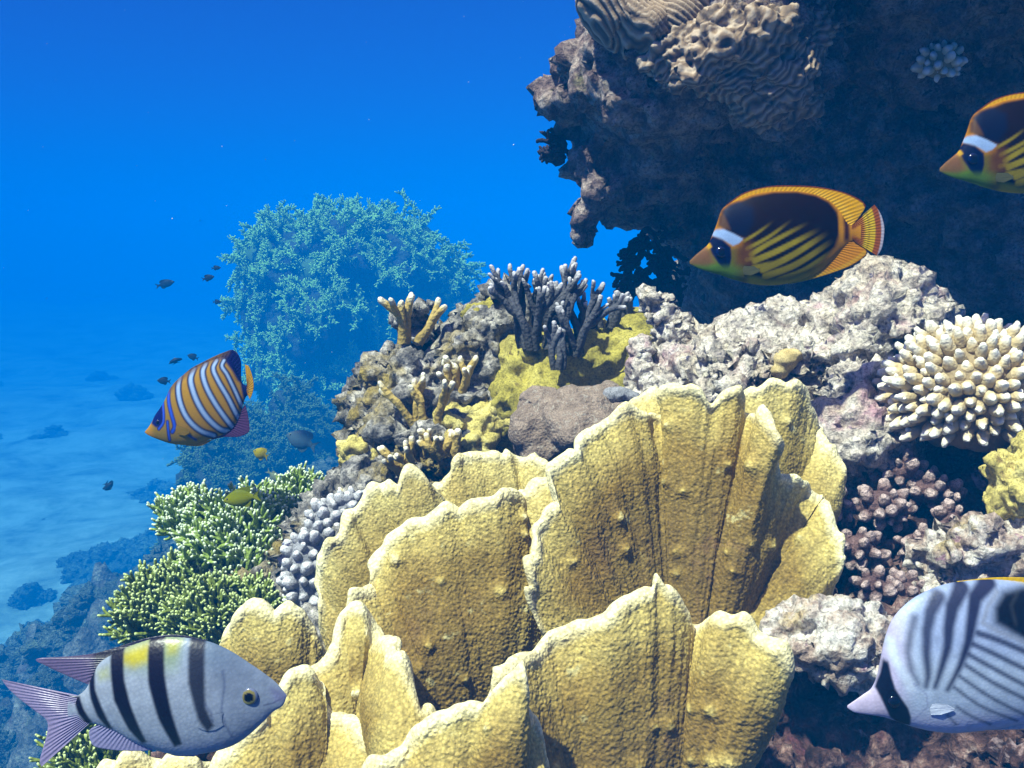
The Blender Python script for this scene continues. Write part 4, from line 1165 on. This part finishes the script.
# ---- raccoon patterned butterflyfish
def raccoon_paint(x, y):
    p = Paint(x, y, lin((205, 135, 0)))
    fine = fbm(np.stack([x / 40, y / 40, 0 * x], 1), 3, 5)
    # yellow green belly, green chin
    p.mix(sstep(440, 540, y + 0.12 * (x - 300)) * sstep(740, 520, x), lin((170, 160, 0)))
    p.mix(sstep(330, 290, x) * sstep(400, 430, y), lin((120, 100, 20)))
    p.mix(sstep(430, 520, y) * sstep(300, 120, x), lin((110, 165, 40)))
    # dark inner body, an oval
    oval = [(205, 235), (250, 205), (330, 170), (430, 150), (540, 148), (630, 165), (690, 195), (728, 245), (738, 300), (735, 350), (715, 410), (660, 470), (590, 520), (500, 555), (400, 560), (330, 540), (285, 500), (270, 440), (285, 380), (200, 340), (185, 270)]
    body = sstep(14, -14, poly_sd(x, y, oval))
    p.mix(body, lin((24, 3, 6)))
    # diagonal yellow lines
    for a, b_, c_, w in [((285, 385), (350, 345), (430, 285), 5), ((300, 420), (400, 365), (520, 275), 6), ((318, 445), (420, 385), (600, 290), 8), ((335, 475), (450, 425), (650, 320), 10),
                         ((375, 515), (500, 455), (690, 335), 11), ((390, 545), (530, 490), (715, 370), 11), ((450, 562), (570, 515), (720, 415), 9), ((330, 505), (380, 495), (430, 480), 8), ((300, 470), (320, 465), (345, 462), 7)]:
        pts = smooth_curve([a, b_, c_], 16)
        d, t = line_d(x, y, pts)
        hi = sstep(255, 400, y + 0.05 * (x - 500))
        p.mix(body * sstep(6, -4, d - w * (1.05 + 0.25 * hi - 0.35 * t)) * (0.12 + 0.88 * hi) * sstep(1.0, 0.55, t), lin((170, 150, 0)))
    p.mix(sstep(350, 300, x) * sstep(350, 430, y) * sstep(530, 480, y) * sstep(235, 270, x) * 0.8, lin((120, 72, 12)))
    p.mix(sstep(14, -6, np.abs(x - 742 - 0.0008 * (y - 300) ** 2) - 6) * sstep(190, 230, y) * sstep(420, 360, y), lin((225, 150, 0)))
    p.mix(sstep(16, -6, np.abs(x - 772) - 8) * sstep(230, 290, y) * sstep(400, 360, y), lin((70, 30, 8)))
    # navy shoulder
    p.poly([(188, 240), (225, 208), (270, 195), (330, 230), (330, 300), (290, 365), (235, 345), (205, 300)], lin((8, 14, 48)), 18)
    p.poly([(172, 310), (182, 262), (200, 262), (215, 300), (225, 330), (195, 325)], lin((96, 66, 40)), 9)
    # white brow and mask
    p.poly([(152, 338), (165, 326), (195, 328), (240, 350), (282, 376), (262, 396), (236, 406), (205, 385), (150, 355)], lin((165, 195, 240)), 5)
    p.poly([(128, 385), (150, 356), (190, 376), (226, 410), (231, 460), (224, 505), (203, 514), (172, 482), (145, 440), (134, 405)], lin((6, 20, 66)), 5)
    p.poly([(122, 385), (138, 388), (146, 408), (128, 418)], lin((215, 165, 20)), 4)
    p.poly([(30, 460), (80, 425), (118, 400), (140, 445), (160, 480), (120, 500), (40, 490)], lin((140, 92, 58)), 16, 0.85)
    p.mix(sstep(478, 520, y + 0.0 * x) * sstep(330, 200, x), lin((110, 150, 40)))
    return p.c * (1 + 0.12 * fine[:, None])
def raccoon_dorsal(x, y):
    p = Paint(x, y, lin((245, 178, 0)))
    d, t = line_d(x, y, smooth_curve([(215, 208), (300, 152), (420, 122), (620, 124), (760, 150), (850, 195), (862, 215)], 40))
    p.mix(sstep(9, 3, d), lin((120, 52, 12)))
    d2, t = line_d(x, y, smooth_curve([(640, 155), (740, 210), (790, 270), (800, 300)], 20))
    p.mix(sstep(24, 6, d2) * 0.75, lin((250, 190, 40)))
    return p.c
def raccoon_anal(x, y):
    p = Paint(x, y, lin((228, 145, 0)))
    p.mix(sstep(720, 560, x), lin((175, 160, 8)))
    d2, t = line_d(x, y, [(640, 540), (740, 508), (810, 468), (860, 430)])
    p.mix(sstep(14, 3, d2) * 0.5, lin((245, 190, 30)))
    return p.c
def raccoon_tail(x, y):
    p = Paint(x, y, lin((190, 105, 14)))
    r = np.hypot(x - 700, (y - 330) * 0.82)
    p.mix(sstep(150, 168, r), lin((232, 190, 18)))
    p.mix(sstep(7, 3, np.abs(r - 180)) * 0.7 * (0.5 + 0.5 * np.sign(np.sin(y * 0.7))), lin((120, 70, 8)))
    p.mix(sstep(206, 212, r), lin((170, 85, 25)))
    p.mix(sstep(234, 239, r), lin((205, 195, 205)))
    return p.c

def raccoon(label, off, d, group):
    f = Fish('butterflyfish', label, 'fish', off, 4.6545, (480, 340), d, M['fish_matte'], group)
    f.body([(45, 470), (75, 440), (112, 410), (132, 390), (150, 350), (170, 300), (190, 240), (215, 212), (260, 190), (340, 160), (430, 146), (540, 145), (630, 160), (700, 192), (745, 240), (775, 285), (800, 300), (840, 290)],
           [(45, 484), (100, 510), (180, 533), (260, 560), (340, 578), (420, 584), (500, 575), (580, 552), (650, 518), (710, 468), (755, 420), (790, 388), (815, 378), (840, 385)],
           62, raccoon_paint)
    f.fin('dorsal_fin', [(225, 225), (340, 190), (450, 175), (560, 175), (650, 190), (720, 240), (765, 290), (795, 305)],
          [(213, 210), (300, 152), (420, 122), (540, 119), (650, 126), (760, 150), (830, 180), (860, 205), (862, 222), (840, 258), (812, 292)], raccoon_dorsal, 5, 1.5, rays=36, nu=240)
    f.fin('anal_fin', [(520, 550), (600, 525), (670, 480), (730, 430), (790, 380)],
          [(500, 579), (580, 563), (660, 541), (740, 515), (800, 490), (850, 456), (868, 432), (855, 405), (822, 380)], raccoon_anal, 5, 1.5, rays=26, nu=180)
    f.fin('tail_fin', [(800, 303), (795, 320), (793, 340), (797, 360), (808, 378)],
          [(905, 208), (928, 240), (944, 280), (951, 325), (944, 390), (932, 425), (917, 446)], raccoon_tail, 7, 1.5, rays=16, nu=140)
    f.fin('pectoral_fin', [(288, 498), (284, 515), (290, 535)], [(335, 500), (362, 522), (325, 541)], lambda x, y: Paint(x, y, lin((130, 128, 80))).c, 2, 0.8, 60, 30, 9,
          yoff=lambda x, y, v: -f.side(x, y) - 1 - 4 * v)
    f.eye(186, 432, 26, lin((10, 22, 70)), ring=lin((14, 28, 80)), pr=0.6)
    return f.root
RG = 'yellow and black masked butterflyfish'
proto = raccoon('yellow and black masked butterflyfish, whole, swimming left before the dark boulder', (680, 160), 1.22, RG)
dup = proto.copy(); COL.objects.link(dup)
dup.location = at(924 + 480 / 4.6545 + 7.5, 80 + (340 / 4.6545) - 13, 1.2)
dup['label'] = 'yellow and black masked butterflyfish cut off by the upper right edge'
for ch in list(proto.children):
    c = ch.copy(); COL.objects.link(c); c.parent = dup

# ---- white butterflyfish with dark chevrons, lower right
def chevron_paint(x, y):
    p = Paint(x, y, lin((172, 186, 206)))
    fine = fbm(np.stack([x / 30, y / 30, 0 * x], 1), 3, 15)
    p.mix(sstep(300, 180, x), lin((186, 178, 206)))
    p.mix(sstep(560, 680, y), lin((196, 196, 220)))
    p.mix(sstep(460, 300, y) * sstep(240, 330, x) * 0.55, lin((128, 142, 186)))
    dk = lin((26, 26, 58))
    p.line([(285, 225), (262, 290), (250, 360), (262, 430), (290, 480)], 15, dk, 16, 0.7, 7)
    p.line([(385, 140), (345, 200), (325, 270), (318, 360), (325, 450), (318, 490)], 26, dk, 15, 0.9, 9)
    p.line([(480, 105), (430, 175), (408, 250), (398, 330), (375, 410), (352, 490)], 30, dk, 14, 0.95, 9)
    p.line([(590, 85), (525, 140), (500, 220), (478, 310), (446, 400), (400, 500)], 32, dk, 14, 0.97, 8)
    for a, b_, c_, w in [((520, 275), (630, 315), (1050, 500), 11), ((498, 318), (600, 365), (1050, 590), 9), ((480, 358), (600, 425), (1000, 640), 8), ((468, 400), (600, 482), (950, 660), 7),
                         ((445, 445), (580, 535), (800, 650), 6), ((425, 490), (540, 570), (700, 640), 5), ((440, 570), (500, 610), (590, 652), 4), ((410, 610), (430, 630), (450, 650), 3)]:
        p.line(smooth_curve([a, b_, c_], 14), w * 1.15, dk, 9, 0.88, w)
    p.poly([(640, 118), (720, 100), (900, 90), (1150, 200), (1150, 560), (900, 420), (744, 335), (640, 270), (585, 240), (590, 175)], lin((10, 9, 20)), 26)
    p.line([(615, 120), (570, 170), (540, 235), (590, 265), (680, 300), (800, 360)], 9, lin((128, 134, 150)), 9, 0.8)
    p.line([(700, 120), (662, 170), (672, 240)], 5, lin((60, 62, 66)), 12, 0.5)
    p.poly([(600, 60), (700, 78), (780, 96), (900, 110), (1200, 230), (1150, 40)], lin((196, 165, 10)), 18)
    p.mix(sstep(980, 1100, x), lin((206, 170, 12)))
    # eye band
    p.poly([(136, 512), (156, 455), (168, 395), (182, 400), (192, 462), (205, 505), (232, 548), (258, 585), (274, 625), (279, 665), (235, 660), (196, 630), (168, 580)], lin((12, 14, 34)), 5)
    p.line([(192, 320), (205, 390), (230, 440), (262, 500)], 16, lin((206, 218, 232)), 14, 0.8)
    p.poly([(20, 575), (90, 540), (138, 515), (168, 580), (190, 628), (120, 640), (30, 620)], lin((196, 182, 204)), 8, 0.8)
    p.line([(285, 640), (330, 570), (320, 520), (270, 480)], 2.5, lin((126, 130, 166)), 4, 0.6)
    return p.c * (1 + 0.10 * fine[:, None])
f = Fish('butterflyfish', 'white butterflyfish with dark chevron stripes and black eye band at lower right', 'fish', (840, 560), 4.0435, (560, 400), 0.8, M['fish'], None)
f.body([(30, 588), (90, 546), (128, 516), (152, 460), (168, 385), (190, 292), (222, 225), (282, 165), (352, 124), (432, 96), (525, 82), (640, 78), (780, 95), (900, 140), (1000, 230), (1080, 330), (1150, 360)],
       [(30, 598), (60, 616), (120, 626), (180, 636), (240, 656), (290, 673), (370, 692), (460, 700), (560, 692), (660, 678), (780, 650), (900, 590), (1000, 500), (1080, 450), (1150, 440)], 92, chevron_paint, nx=360, na=200)
yl = lambda x, y: Paint(x, y, lin((206, 165, 14))).c
f.fin('dorsal_fin', [(520, 110), (700, 110), (850, 150), (980, 240), (1060, 330)], [(470, 86), (640, 70), (820, 78), (1000, 130), (1120, 200), (1150, 260), (1095, 340)], yl, 7, 2, rays=30)
f.fin('anal_fin', [(640, 670), (800, 630), (920, 560), (1060, 450)], [(600, 688), (760, 682), (940, 660), (1080, 590), (1120, 520), (1090, 450)], lambda x, y: Paint(x, y, lin((190, 185, 190))).c, 7, 2, rays=24)
f.fin('tail_fin', [(1130, 360), (1125, 400), (1130, 440)], [(1290, 290), (1320, 400), (1290, 520)], yl, 8, 2, rays=14)
f.fin('pectoral_fin', [(345, 560), (338, 580), (345, 608)], [(400, 560), (432, 582), (385, 604)], lambda x, y: Paint(x, y, lin((225, 232, 245))).c, 2, 0.8, 60, 30, 8, yoff=lambda x, y, v: -f.side(x, y) - 1 - 5 * v)
f.eye(206, 560, 26, lin((16, 16, 30)), ring=lin((26, 26, 44)), pr=0.6)

# ---- barred damselfish, lower left
def barred_paint(x, y):
    p = Paint(x, y, lin((166, 176, 190)))
    fine = fbm(np.stack([x / 26, y / 26, 0 * x], 1), 3, 25)
    mid = 255 + 0 * x
    p.mix(sstep(300, 90, y) * sstep(640, 760, x) * 0.9, lin((92, 108, 132)))  # darker upper body: shade on the back put into the skin colour
    p.mix(sstep(200, 60, y) * 0.5, lin((120, 146, 170)))
    p.mix(sstep(380, 455, y), lin((164, 168, 192)))
    p.mix(sstep(690, 800, x) * 0.45, lin((122, 134, 156)))
    p.mix(sstep(200, 110, y) * sstep(400, 440, x) * sstep(650, 600, x) * 0.75, lin((150, 170, 120)))
    p.poly([(420, 110), (520, 75), (520, 130), (470, 150), (430, 140)], lin((205, 190, 30)), 22, 0.95)
    p.poly([(572, 70), (625, 68), (612, 105), (585, 108)], lin((190, 185, 40)), 18, 0.75)
    p.poly([(340, 170), (380, 150), (390, 190), (350, 200)], lin((175, 180, 70)), 18, 0.5)
    # scale rows
    u = (x * 0.95 + y * 0.32) / 13.0; w_ = (y * 0.95 - x * 0.32) / 13.0
    sc = np.sin(u * math.pi) * np.sin(w_ * math.pi)
    p.mix(0.10 * sstep(0.2, 0.9, sc) * sstep(800, 680, x) * sstep(100, 170, y), lin((215, 225, 245)))
    p.mix(0.07 * sstep(0.3, 0.95, -sc) * sstep(800, 680, x) * sstep(100, 170, y), lin((90, 104, 150)))
    dk = lin((20, 18, 38))
    p.poly([(250, 258), (275, 258), (292, 300), (318, 345), (298, 354), (272, 318)], dk, 6)
    p.poly([(292, 150), (324, 146), (336, 230), (360, 290), (390, 366), (372, 370), (340, 322), (318, 262)], dk, 7)
    p.poly([(376, 92), (427, 88), (440, 190), (466, 280), (510, 406), (492, 416), (450, 362), (404, 262)], dk, 7)
    p.poly([(510, 50), (566, 48), (580, 170), (602, 280), (634, 412), (606, 422), (560, 322), (525, 200)], dk, 7)
    p.poly([(650, 55), (704, 58), (713, 180), (718, 280), (744, 345), (722, 370), (692, 322), (660, 200)], dk, 9, 0.93)
    p.line([(740, 330), (735, 300), (716, 270)], 4, lin((60, 70, 110)), 6, 0.5)
    p.line([(905, 285), (935, 280), (970, 262)], 2.5, lin((70, 76, 110)), 4, 0.7)
    p.line(smooth_curve([(800, 390), (778, 340), (770, 280), (778, 215), (770, 165)], 20), 3, lin((60, 74, 116)), 7, 0.6)
    p.poly([(925, 230), (990, 245), (985, 280), (940, 275)], lin((120, 116, 160)), 14, 0.6)
    return p.c * (1 + 0.10 * fine[:, None])
def mauve(x, y):
    p = Paint(x, y, lin((158, 146, 182)))
    p.mix(sstep(200, 300, x) * 0.4, lin((140, 150, 190)))
    return p.c
def mauve_dark(x, y):
    p = Paint(x, y, lin((118, 104, 140)))
    p.mix(sstep(300, 340, x), lin((46, 48, 74)))
    p.mix(sstep(170, 100, x) * 0.5, lin((160, 140, 180)))
    return p.c
f = Fish('damselfish', 'silver blue damselfish with five black bars and forked tail at lower left', 'fish', (0, 620), 3.4133, (520, 260), 0.66, M['fish_silver'])
f.body([(978, 256), (945, 216), (900, 180), (850, 146), (800, 113), (750, 87), (700, 70), (640, 60), (580, 57), (530, 61), (460, 82), (400, 106), (345, 140), (318, 185), (295, 232), (265, 258), (235, 258)],
       [(978, 262), (965, 292), (930, 315), (900, 346), (850, 392), (800, 426), (740, 447), (680, 458), (630, 462), (580, 457), (520, 440), (460, 418), (400, 384), (345, 362), (312, 352), (280, 346), (235, 340)], 58, barred_paint, nx=360, na=220)
f.fin('dorsal_fin', [(690, 90), (600, 80), (500, 90), (420, 120), (350, 165), (322, 205)], [(705, 68), (600, 50), (500, 62), (400, 92), (320, 114), (240, 124), (125, 133), (165, 160), (240, 195), (305, 222)], mauve_dark, 5, 1.4, rays=34, nu=240)
f.fin('anal_fin', [(510, 430), (450, 405), (390, 375), (335, 355)], [(530, 444), (450, 447), (380, 443), (325, 432), (308, 410), (304, 380), (318, 365)], mauve, 5, 1.3, rays=18)
f.fin('tail_fin', [(268, 262), (262, 285), (266, 310), (280, 335), (306, 352)],
      [(5, 203), (30, 235), (70, 272), (120, 310), (160, 345), (160, 390), (146, 440), (136, 480), (142, 501)], mauve, 8, 1.5, rays=20, nu=200, nv=70)
f.fin('pelvic_fin', [(700, 450), (660, 456), (620, 455)], [(660, 466), (600, 464), (572, 455)], mauve, 4, 1.2, 60, 20, 8)
f.fin('pectoral_fin', [(775, 300), (770, 325), (775, 345)], [(715, 312), (694, 338), (690, 350), (718, 364), (745, 362)], lambda x, y: barred_paint(x, y) * 0.96, 1.2, 0.5, 60, 30, 12, yoff=lambda x, y, v: -f.side(x, y) - 0.6 - 1.0 * v, ray_amp=0.8)
f.eye(858, 254, 30, lin((150, 138, 70)), ring=lin((120, 130, 160)), pr=0.52)

# ---- striped angelfish
def angel_paint(x, y):
    p = Paint(x, y, lin((196, 146, 40)))
    p.mix(sstep(560, 660, y) * sstep(600, 400, x), lin((176, 140, 40)))
    p.mix(sstep(330, 200, x) * 0.6, lin((150, 128, 52)))
    p.mix(sstep(160, 110, x), lin((214, 150, 40)))
    navy = lin((18, 22, 96))
    p.poly([(560, 110), (605, 100), (670, 170), (670, 320), (640, 300), (612, 245), (570, 190), (530, 170)], navy, 10)
    p.poly([(650, 290), (720, 290), (720, 400), (675, 420)], navy, 8)
    p.poly([(128, 552), (140, 505), (190, 430), (210, 515), (202, 568), (160, 575)], lin((20, 30, 110)), 8)
    S = [([(298, 270), (296, 340), (312, 420), (345, 500), (390, 560), (440, 600), (500, 622)], 15), ([(380, 230), (370, 290), (390, 360), (425, 440), (475, 520), (540, 585), (590, 600)], 16),
         ([(450, 200), (440, 250), (465, 330), (515, 425), (565, 505), (610, 575)], 14), ([(515, 180), (502, 230), (535, 300), (592, 400), (638, 505), (655, 545)], 12), ([(560, 180), (552, 215), (585, 265), (625, 350), (665, 450)], 9)]
    for pts, w in S:
        c_ = smooth_curve(pts, 30)
        p.line(c_, w * 0.85 + 10, lin((24, 20, 66)), 6)
        p.line(c_, w * 0.8, lin((158, 190, 240)), 6)
        p.line(c_, w * 0.35, lin((205, 222, 250)), 6, 0.6)
    for pts, w in [([(232, 340), (240, 420), (262, 500), (278, 565), (262, 600)], 8), ([(195, 420), (208, 490), (206, 545), (178, 582)], 6), ([(235, 540), (238, 600), (240, 648)], 5), ([(265, 335), (262, 420), (292, 500), (325, 565)], 0)]:
        if w:
            c_ = smooth_curve(pts, 20)
            p.line(c_, w + 6, lin((40, 34, 90)), 5)
            p.line(c_, w, lin((60, 100, 235)), 5)
    p.line([(360, 622), (380, 636), (395, 646)], 8, lin((60, 60, 140)), 8)
    # dusky back edge
    d, t = line_d(x, y, smooth_curve([(230, 345), (290, 280), (420, 195), (560, 130)], 20))
    p.mix(sstep(48, 10, d) * 0.8, lin((108, 82, 66)))
    return p.c
f = Fish('angelfish', 'orange angelfish with blue white stripes before the blue water at left', 'fish', (130, 330), 5.907, (400, 420), 1.55, M['fish_matte'])
f.body([(88, 600), (108, 576), (130, 540), (150, 500), (185, 450), (215, 395), (240, 340), (290, 285), (350, 243), (420, 206), (500, 172), (560, 160), (605, 190), (640, 260), (668, 318), (700, 330)],
       [(88, 606), (110, 622), (150, 640), (230, 668), (300, 678), (370, 676), (430, 660), (490, 640), (560, 615), (610, 580), (645, 520), (668, 440), (685, 395), (700, 385)], 62, angel_paint)
f.fin('dorsal_fin', [(300, 300), (420, 230), (520, 195), (590, 210), (630, 270), (655, 310)], [(245, 332), (350, 235), (420, 195), (500, 155), (560, 130), (605, 117), (638, 142), (656, 190), (656, 255), (660, 312)], angel_paint, 5, 1.5, rays=26, nu=200)
f.fin('anal_fin', [(480, 632), (560, 605), (620, 560), (660, 470)], [(480, 648), (560, 632), (640, 631), (698, 606), (706, 570), (696, 500), (682, 440)], lambda x, y: Paint(x, y, lin((96, 60, 104))).c, 5, 1.5, rays=20)
f.fin('tail_fin', [(692, 325), (690, 345), (692, 370)], [(680, 204), (702, 216), (722, 270), (731, 330), (722, 380), (708, 410)], lambda x, y: Paint(x, y, lin((232, 170, 12))).c, 6, 1.5, rays=12)
f.fin('pelvic_fin', [(330, 668), (380, 668), (430, 655)], [(330, 684), (420, 684), (490, 648)], lambda x, y: Paint(x, y, lin((200, 150, 40))).c, 4, 1.3, 60, 20, 8)
f.fin('pectoral_fin', [(290, 560), (285, 590), (300, 615)], [(360, 582), (368, 606), (340, 622)], lambda x, y: Paint(x, y, lin((180, 140, 40))).c, 2, 0.8, 60, 30, 9, yoff=lambda x, y, v: -f.side(x, y) - 1 - 4 * v)
f.eye(172, 545, 13, lin((16, 22, 70)), ring=lin((60, 60, 70)), pr=0.6)

# ---- small fish: one body plan, traced sizes
def small_fish(name, label, px, py, d, length, height, colour, face=1, tilt=0.0, group=None, back=None):
    """face = 1 looks right; length and height in photo pixels"""
    f_ = Fish(name, label, 'fish', (px, py), 1.0, (0, 0), d, M['fish_matte'], group, 0, 0)
    L, H = length, height
    back = colour if back is None else back
    def pt(x, y):
        p = Paint(x, y, colour)
        p.mix(sstep(0, -H * 0.4, y), back)
        return p.c
    g = lambda P: [(x * L * face, y * H) for x, y in P]
    f_.body(g([(0.5, 0.02), (0.40, -0.18), (0.25, -0.36), (0.08, -0.44), (-0.1, -0.36), (-0.22, -0.2), (-0.32, -0.09)]),
            g([(0.5, 0.04), (0.40, 0.18), (0.25, 0.34), (0.08, 0.40), (-0.1, 0.33), (-0.22, 0.18), (-0.32, 0.08)]), H * 0.16, pt, 60, 40)
    f_.fin('dorsal_fin', g([(0.2, -0.34), (0.0, -0.36), (-0.2, -0.18)]), g([(0.22, -0.40), (0.0, -0.52), (-0.2, -0.50), (-0.27, -0.30)]), pt, H * 0.02, H * 0.006, 40, 12, 8)
    f_.fin('tail_fin', g([(-0.3, -0.09), (-0.29, 0), (-0.3, 0.08)]), g([(-0.52, -0.34), (-0.43, -0.1), (-0.42, 0.05), (-0.50, 0.30)]), pt, H * 0.03, H * 0.008, 40, 14, 6)
    f_.fin('anal_fin', g([(0.02, 0.36), (-0.1, 0.30), (-0.2, 0.16)]), g([(0.02, 0.42), (-0.14, 0.48), (-0.24, 0.24)]), pt, H * 0.02, H * 0.006, 30, 10, 6)
    f_.eye(0.38 * L * face, -0.05 * H, H * 0.06, (0.3, 0.28, 0.12), pr=0.6)
    f_.root.rotation_euler = (f_.root.rotation_euler.to_matrix() @ Matrix.Rotation(math.radians(tilt), 3, 'Y')).to_euler()
yg = lin((190, 170, 6))
small_fish('damselfish', 'small yellow green damselfish hovering above the green net coral', 242, 498, 1.45, 38, 20, lin((160, 165, 10)), -1, -8, None, lin((120, 130, 10)))
small_fish('damselfish', 'tiny yellow damselfish over the teal soft coral knoll', 261, 454, 2.6, 17, 13, yg, -1, 25)
DGp = 'dark little fish in the blue distance'
for i, (px, py, d, L, H, fc, tl, lab) in enumerate([
    (208, 278, 6.0, 13, 7, 1, -15, 'darkest of the little fish left of the draped boulder'),
    (216, 268, 7.0, 10, 5, 1, -5, 'little dark fish just above the darkest one by the draped boulder'),
    (165, 284, 7.5, 20, 9, 1, -15, 'faint dark fish farthest left of the draped boulder'),
    (217, 302, 7.5, 9, 5, 1, 0, 'tiny faint fish just below the darkest one by the draped boulder'),
    (108, 486, 6.0, 9, 13, 1, 50, 'dark fish nosing up over the sand at far left'),
    (175, 361, 6.0, 6, 14, -1, 70, 'thin upright dark fish above the striped angelfish'),
    (193, 357, 6.5, 12, 7, -1, 20, 'faint blue fish above the back of the angelfish'),
    (164, 381, 5.5, 14, 8, -1, 5, 'blue fish half hidden behind the forehead of the angelfish')]):
    small_fish('reef_fish', lab, px, py, d, L, H, lin((40, 44, 50)), fc, tl, DGp, lin((24, 26, 34)))
small_fish('reef_fish', 'slim pale fish drifting below the tiny yellow damselfish', 275, 477, 3.4, 22, 8, lin((150, 160, 120)), 1, 38)
small_fish('reef_fish', 'dim banded fish in the shade under the draped boulder', 302, 441, 4.4, 34, 22, lin((90, 110, 120)), -1, 25, None, lin((30, 40, 70)))

# ------------------------------------------------------------------ fine matter drifting in the water
r_ = np.random.default_rng(77)
mb = MB()
for k in range(150):
    d = r_.uniform(0.9, 7.0)
    mb.ball(at(r_.uniform(-150, 1180), r_.uniform(-60, 820), d), r_.uniform(0.0003, 0.0008) * (0.6 + 0.35 * d) * r_.uniform(0.6, 1.2, 3), 1.0, 4)
o = link('particles', mb.data('particles'), M['polyp'])
tag(o, 'pale specks of matter drifting in the water', 'particles', kind='stuff')
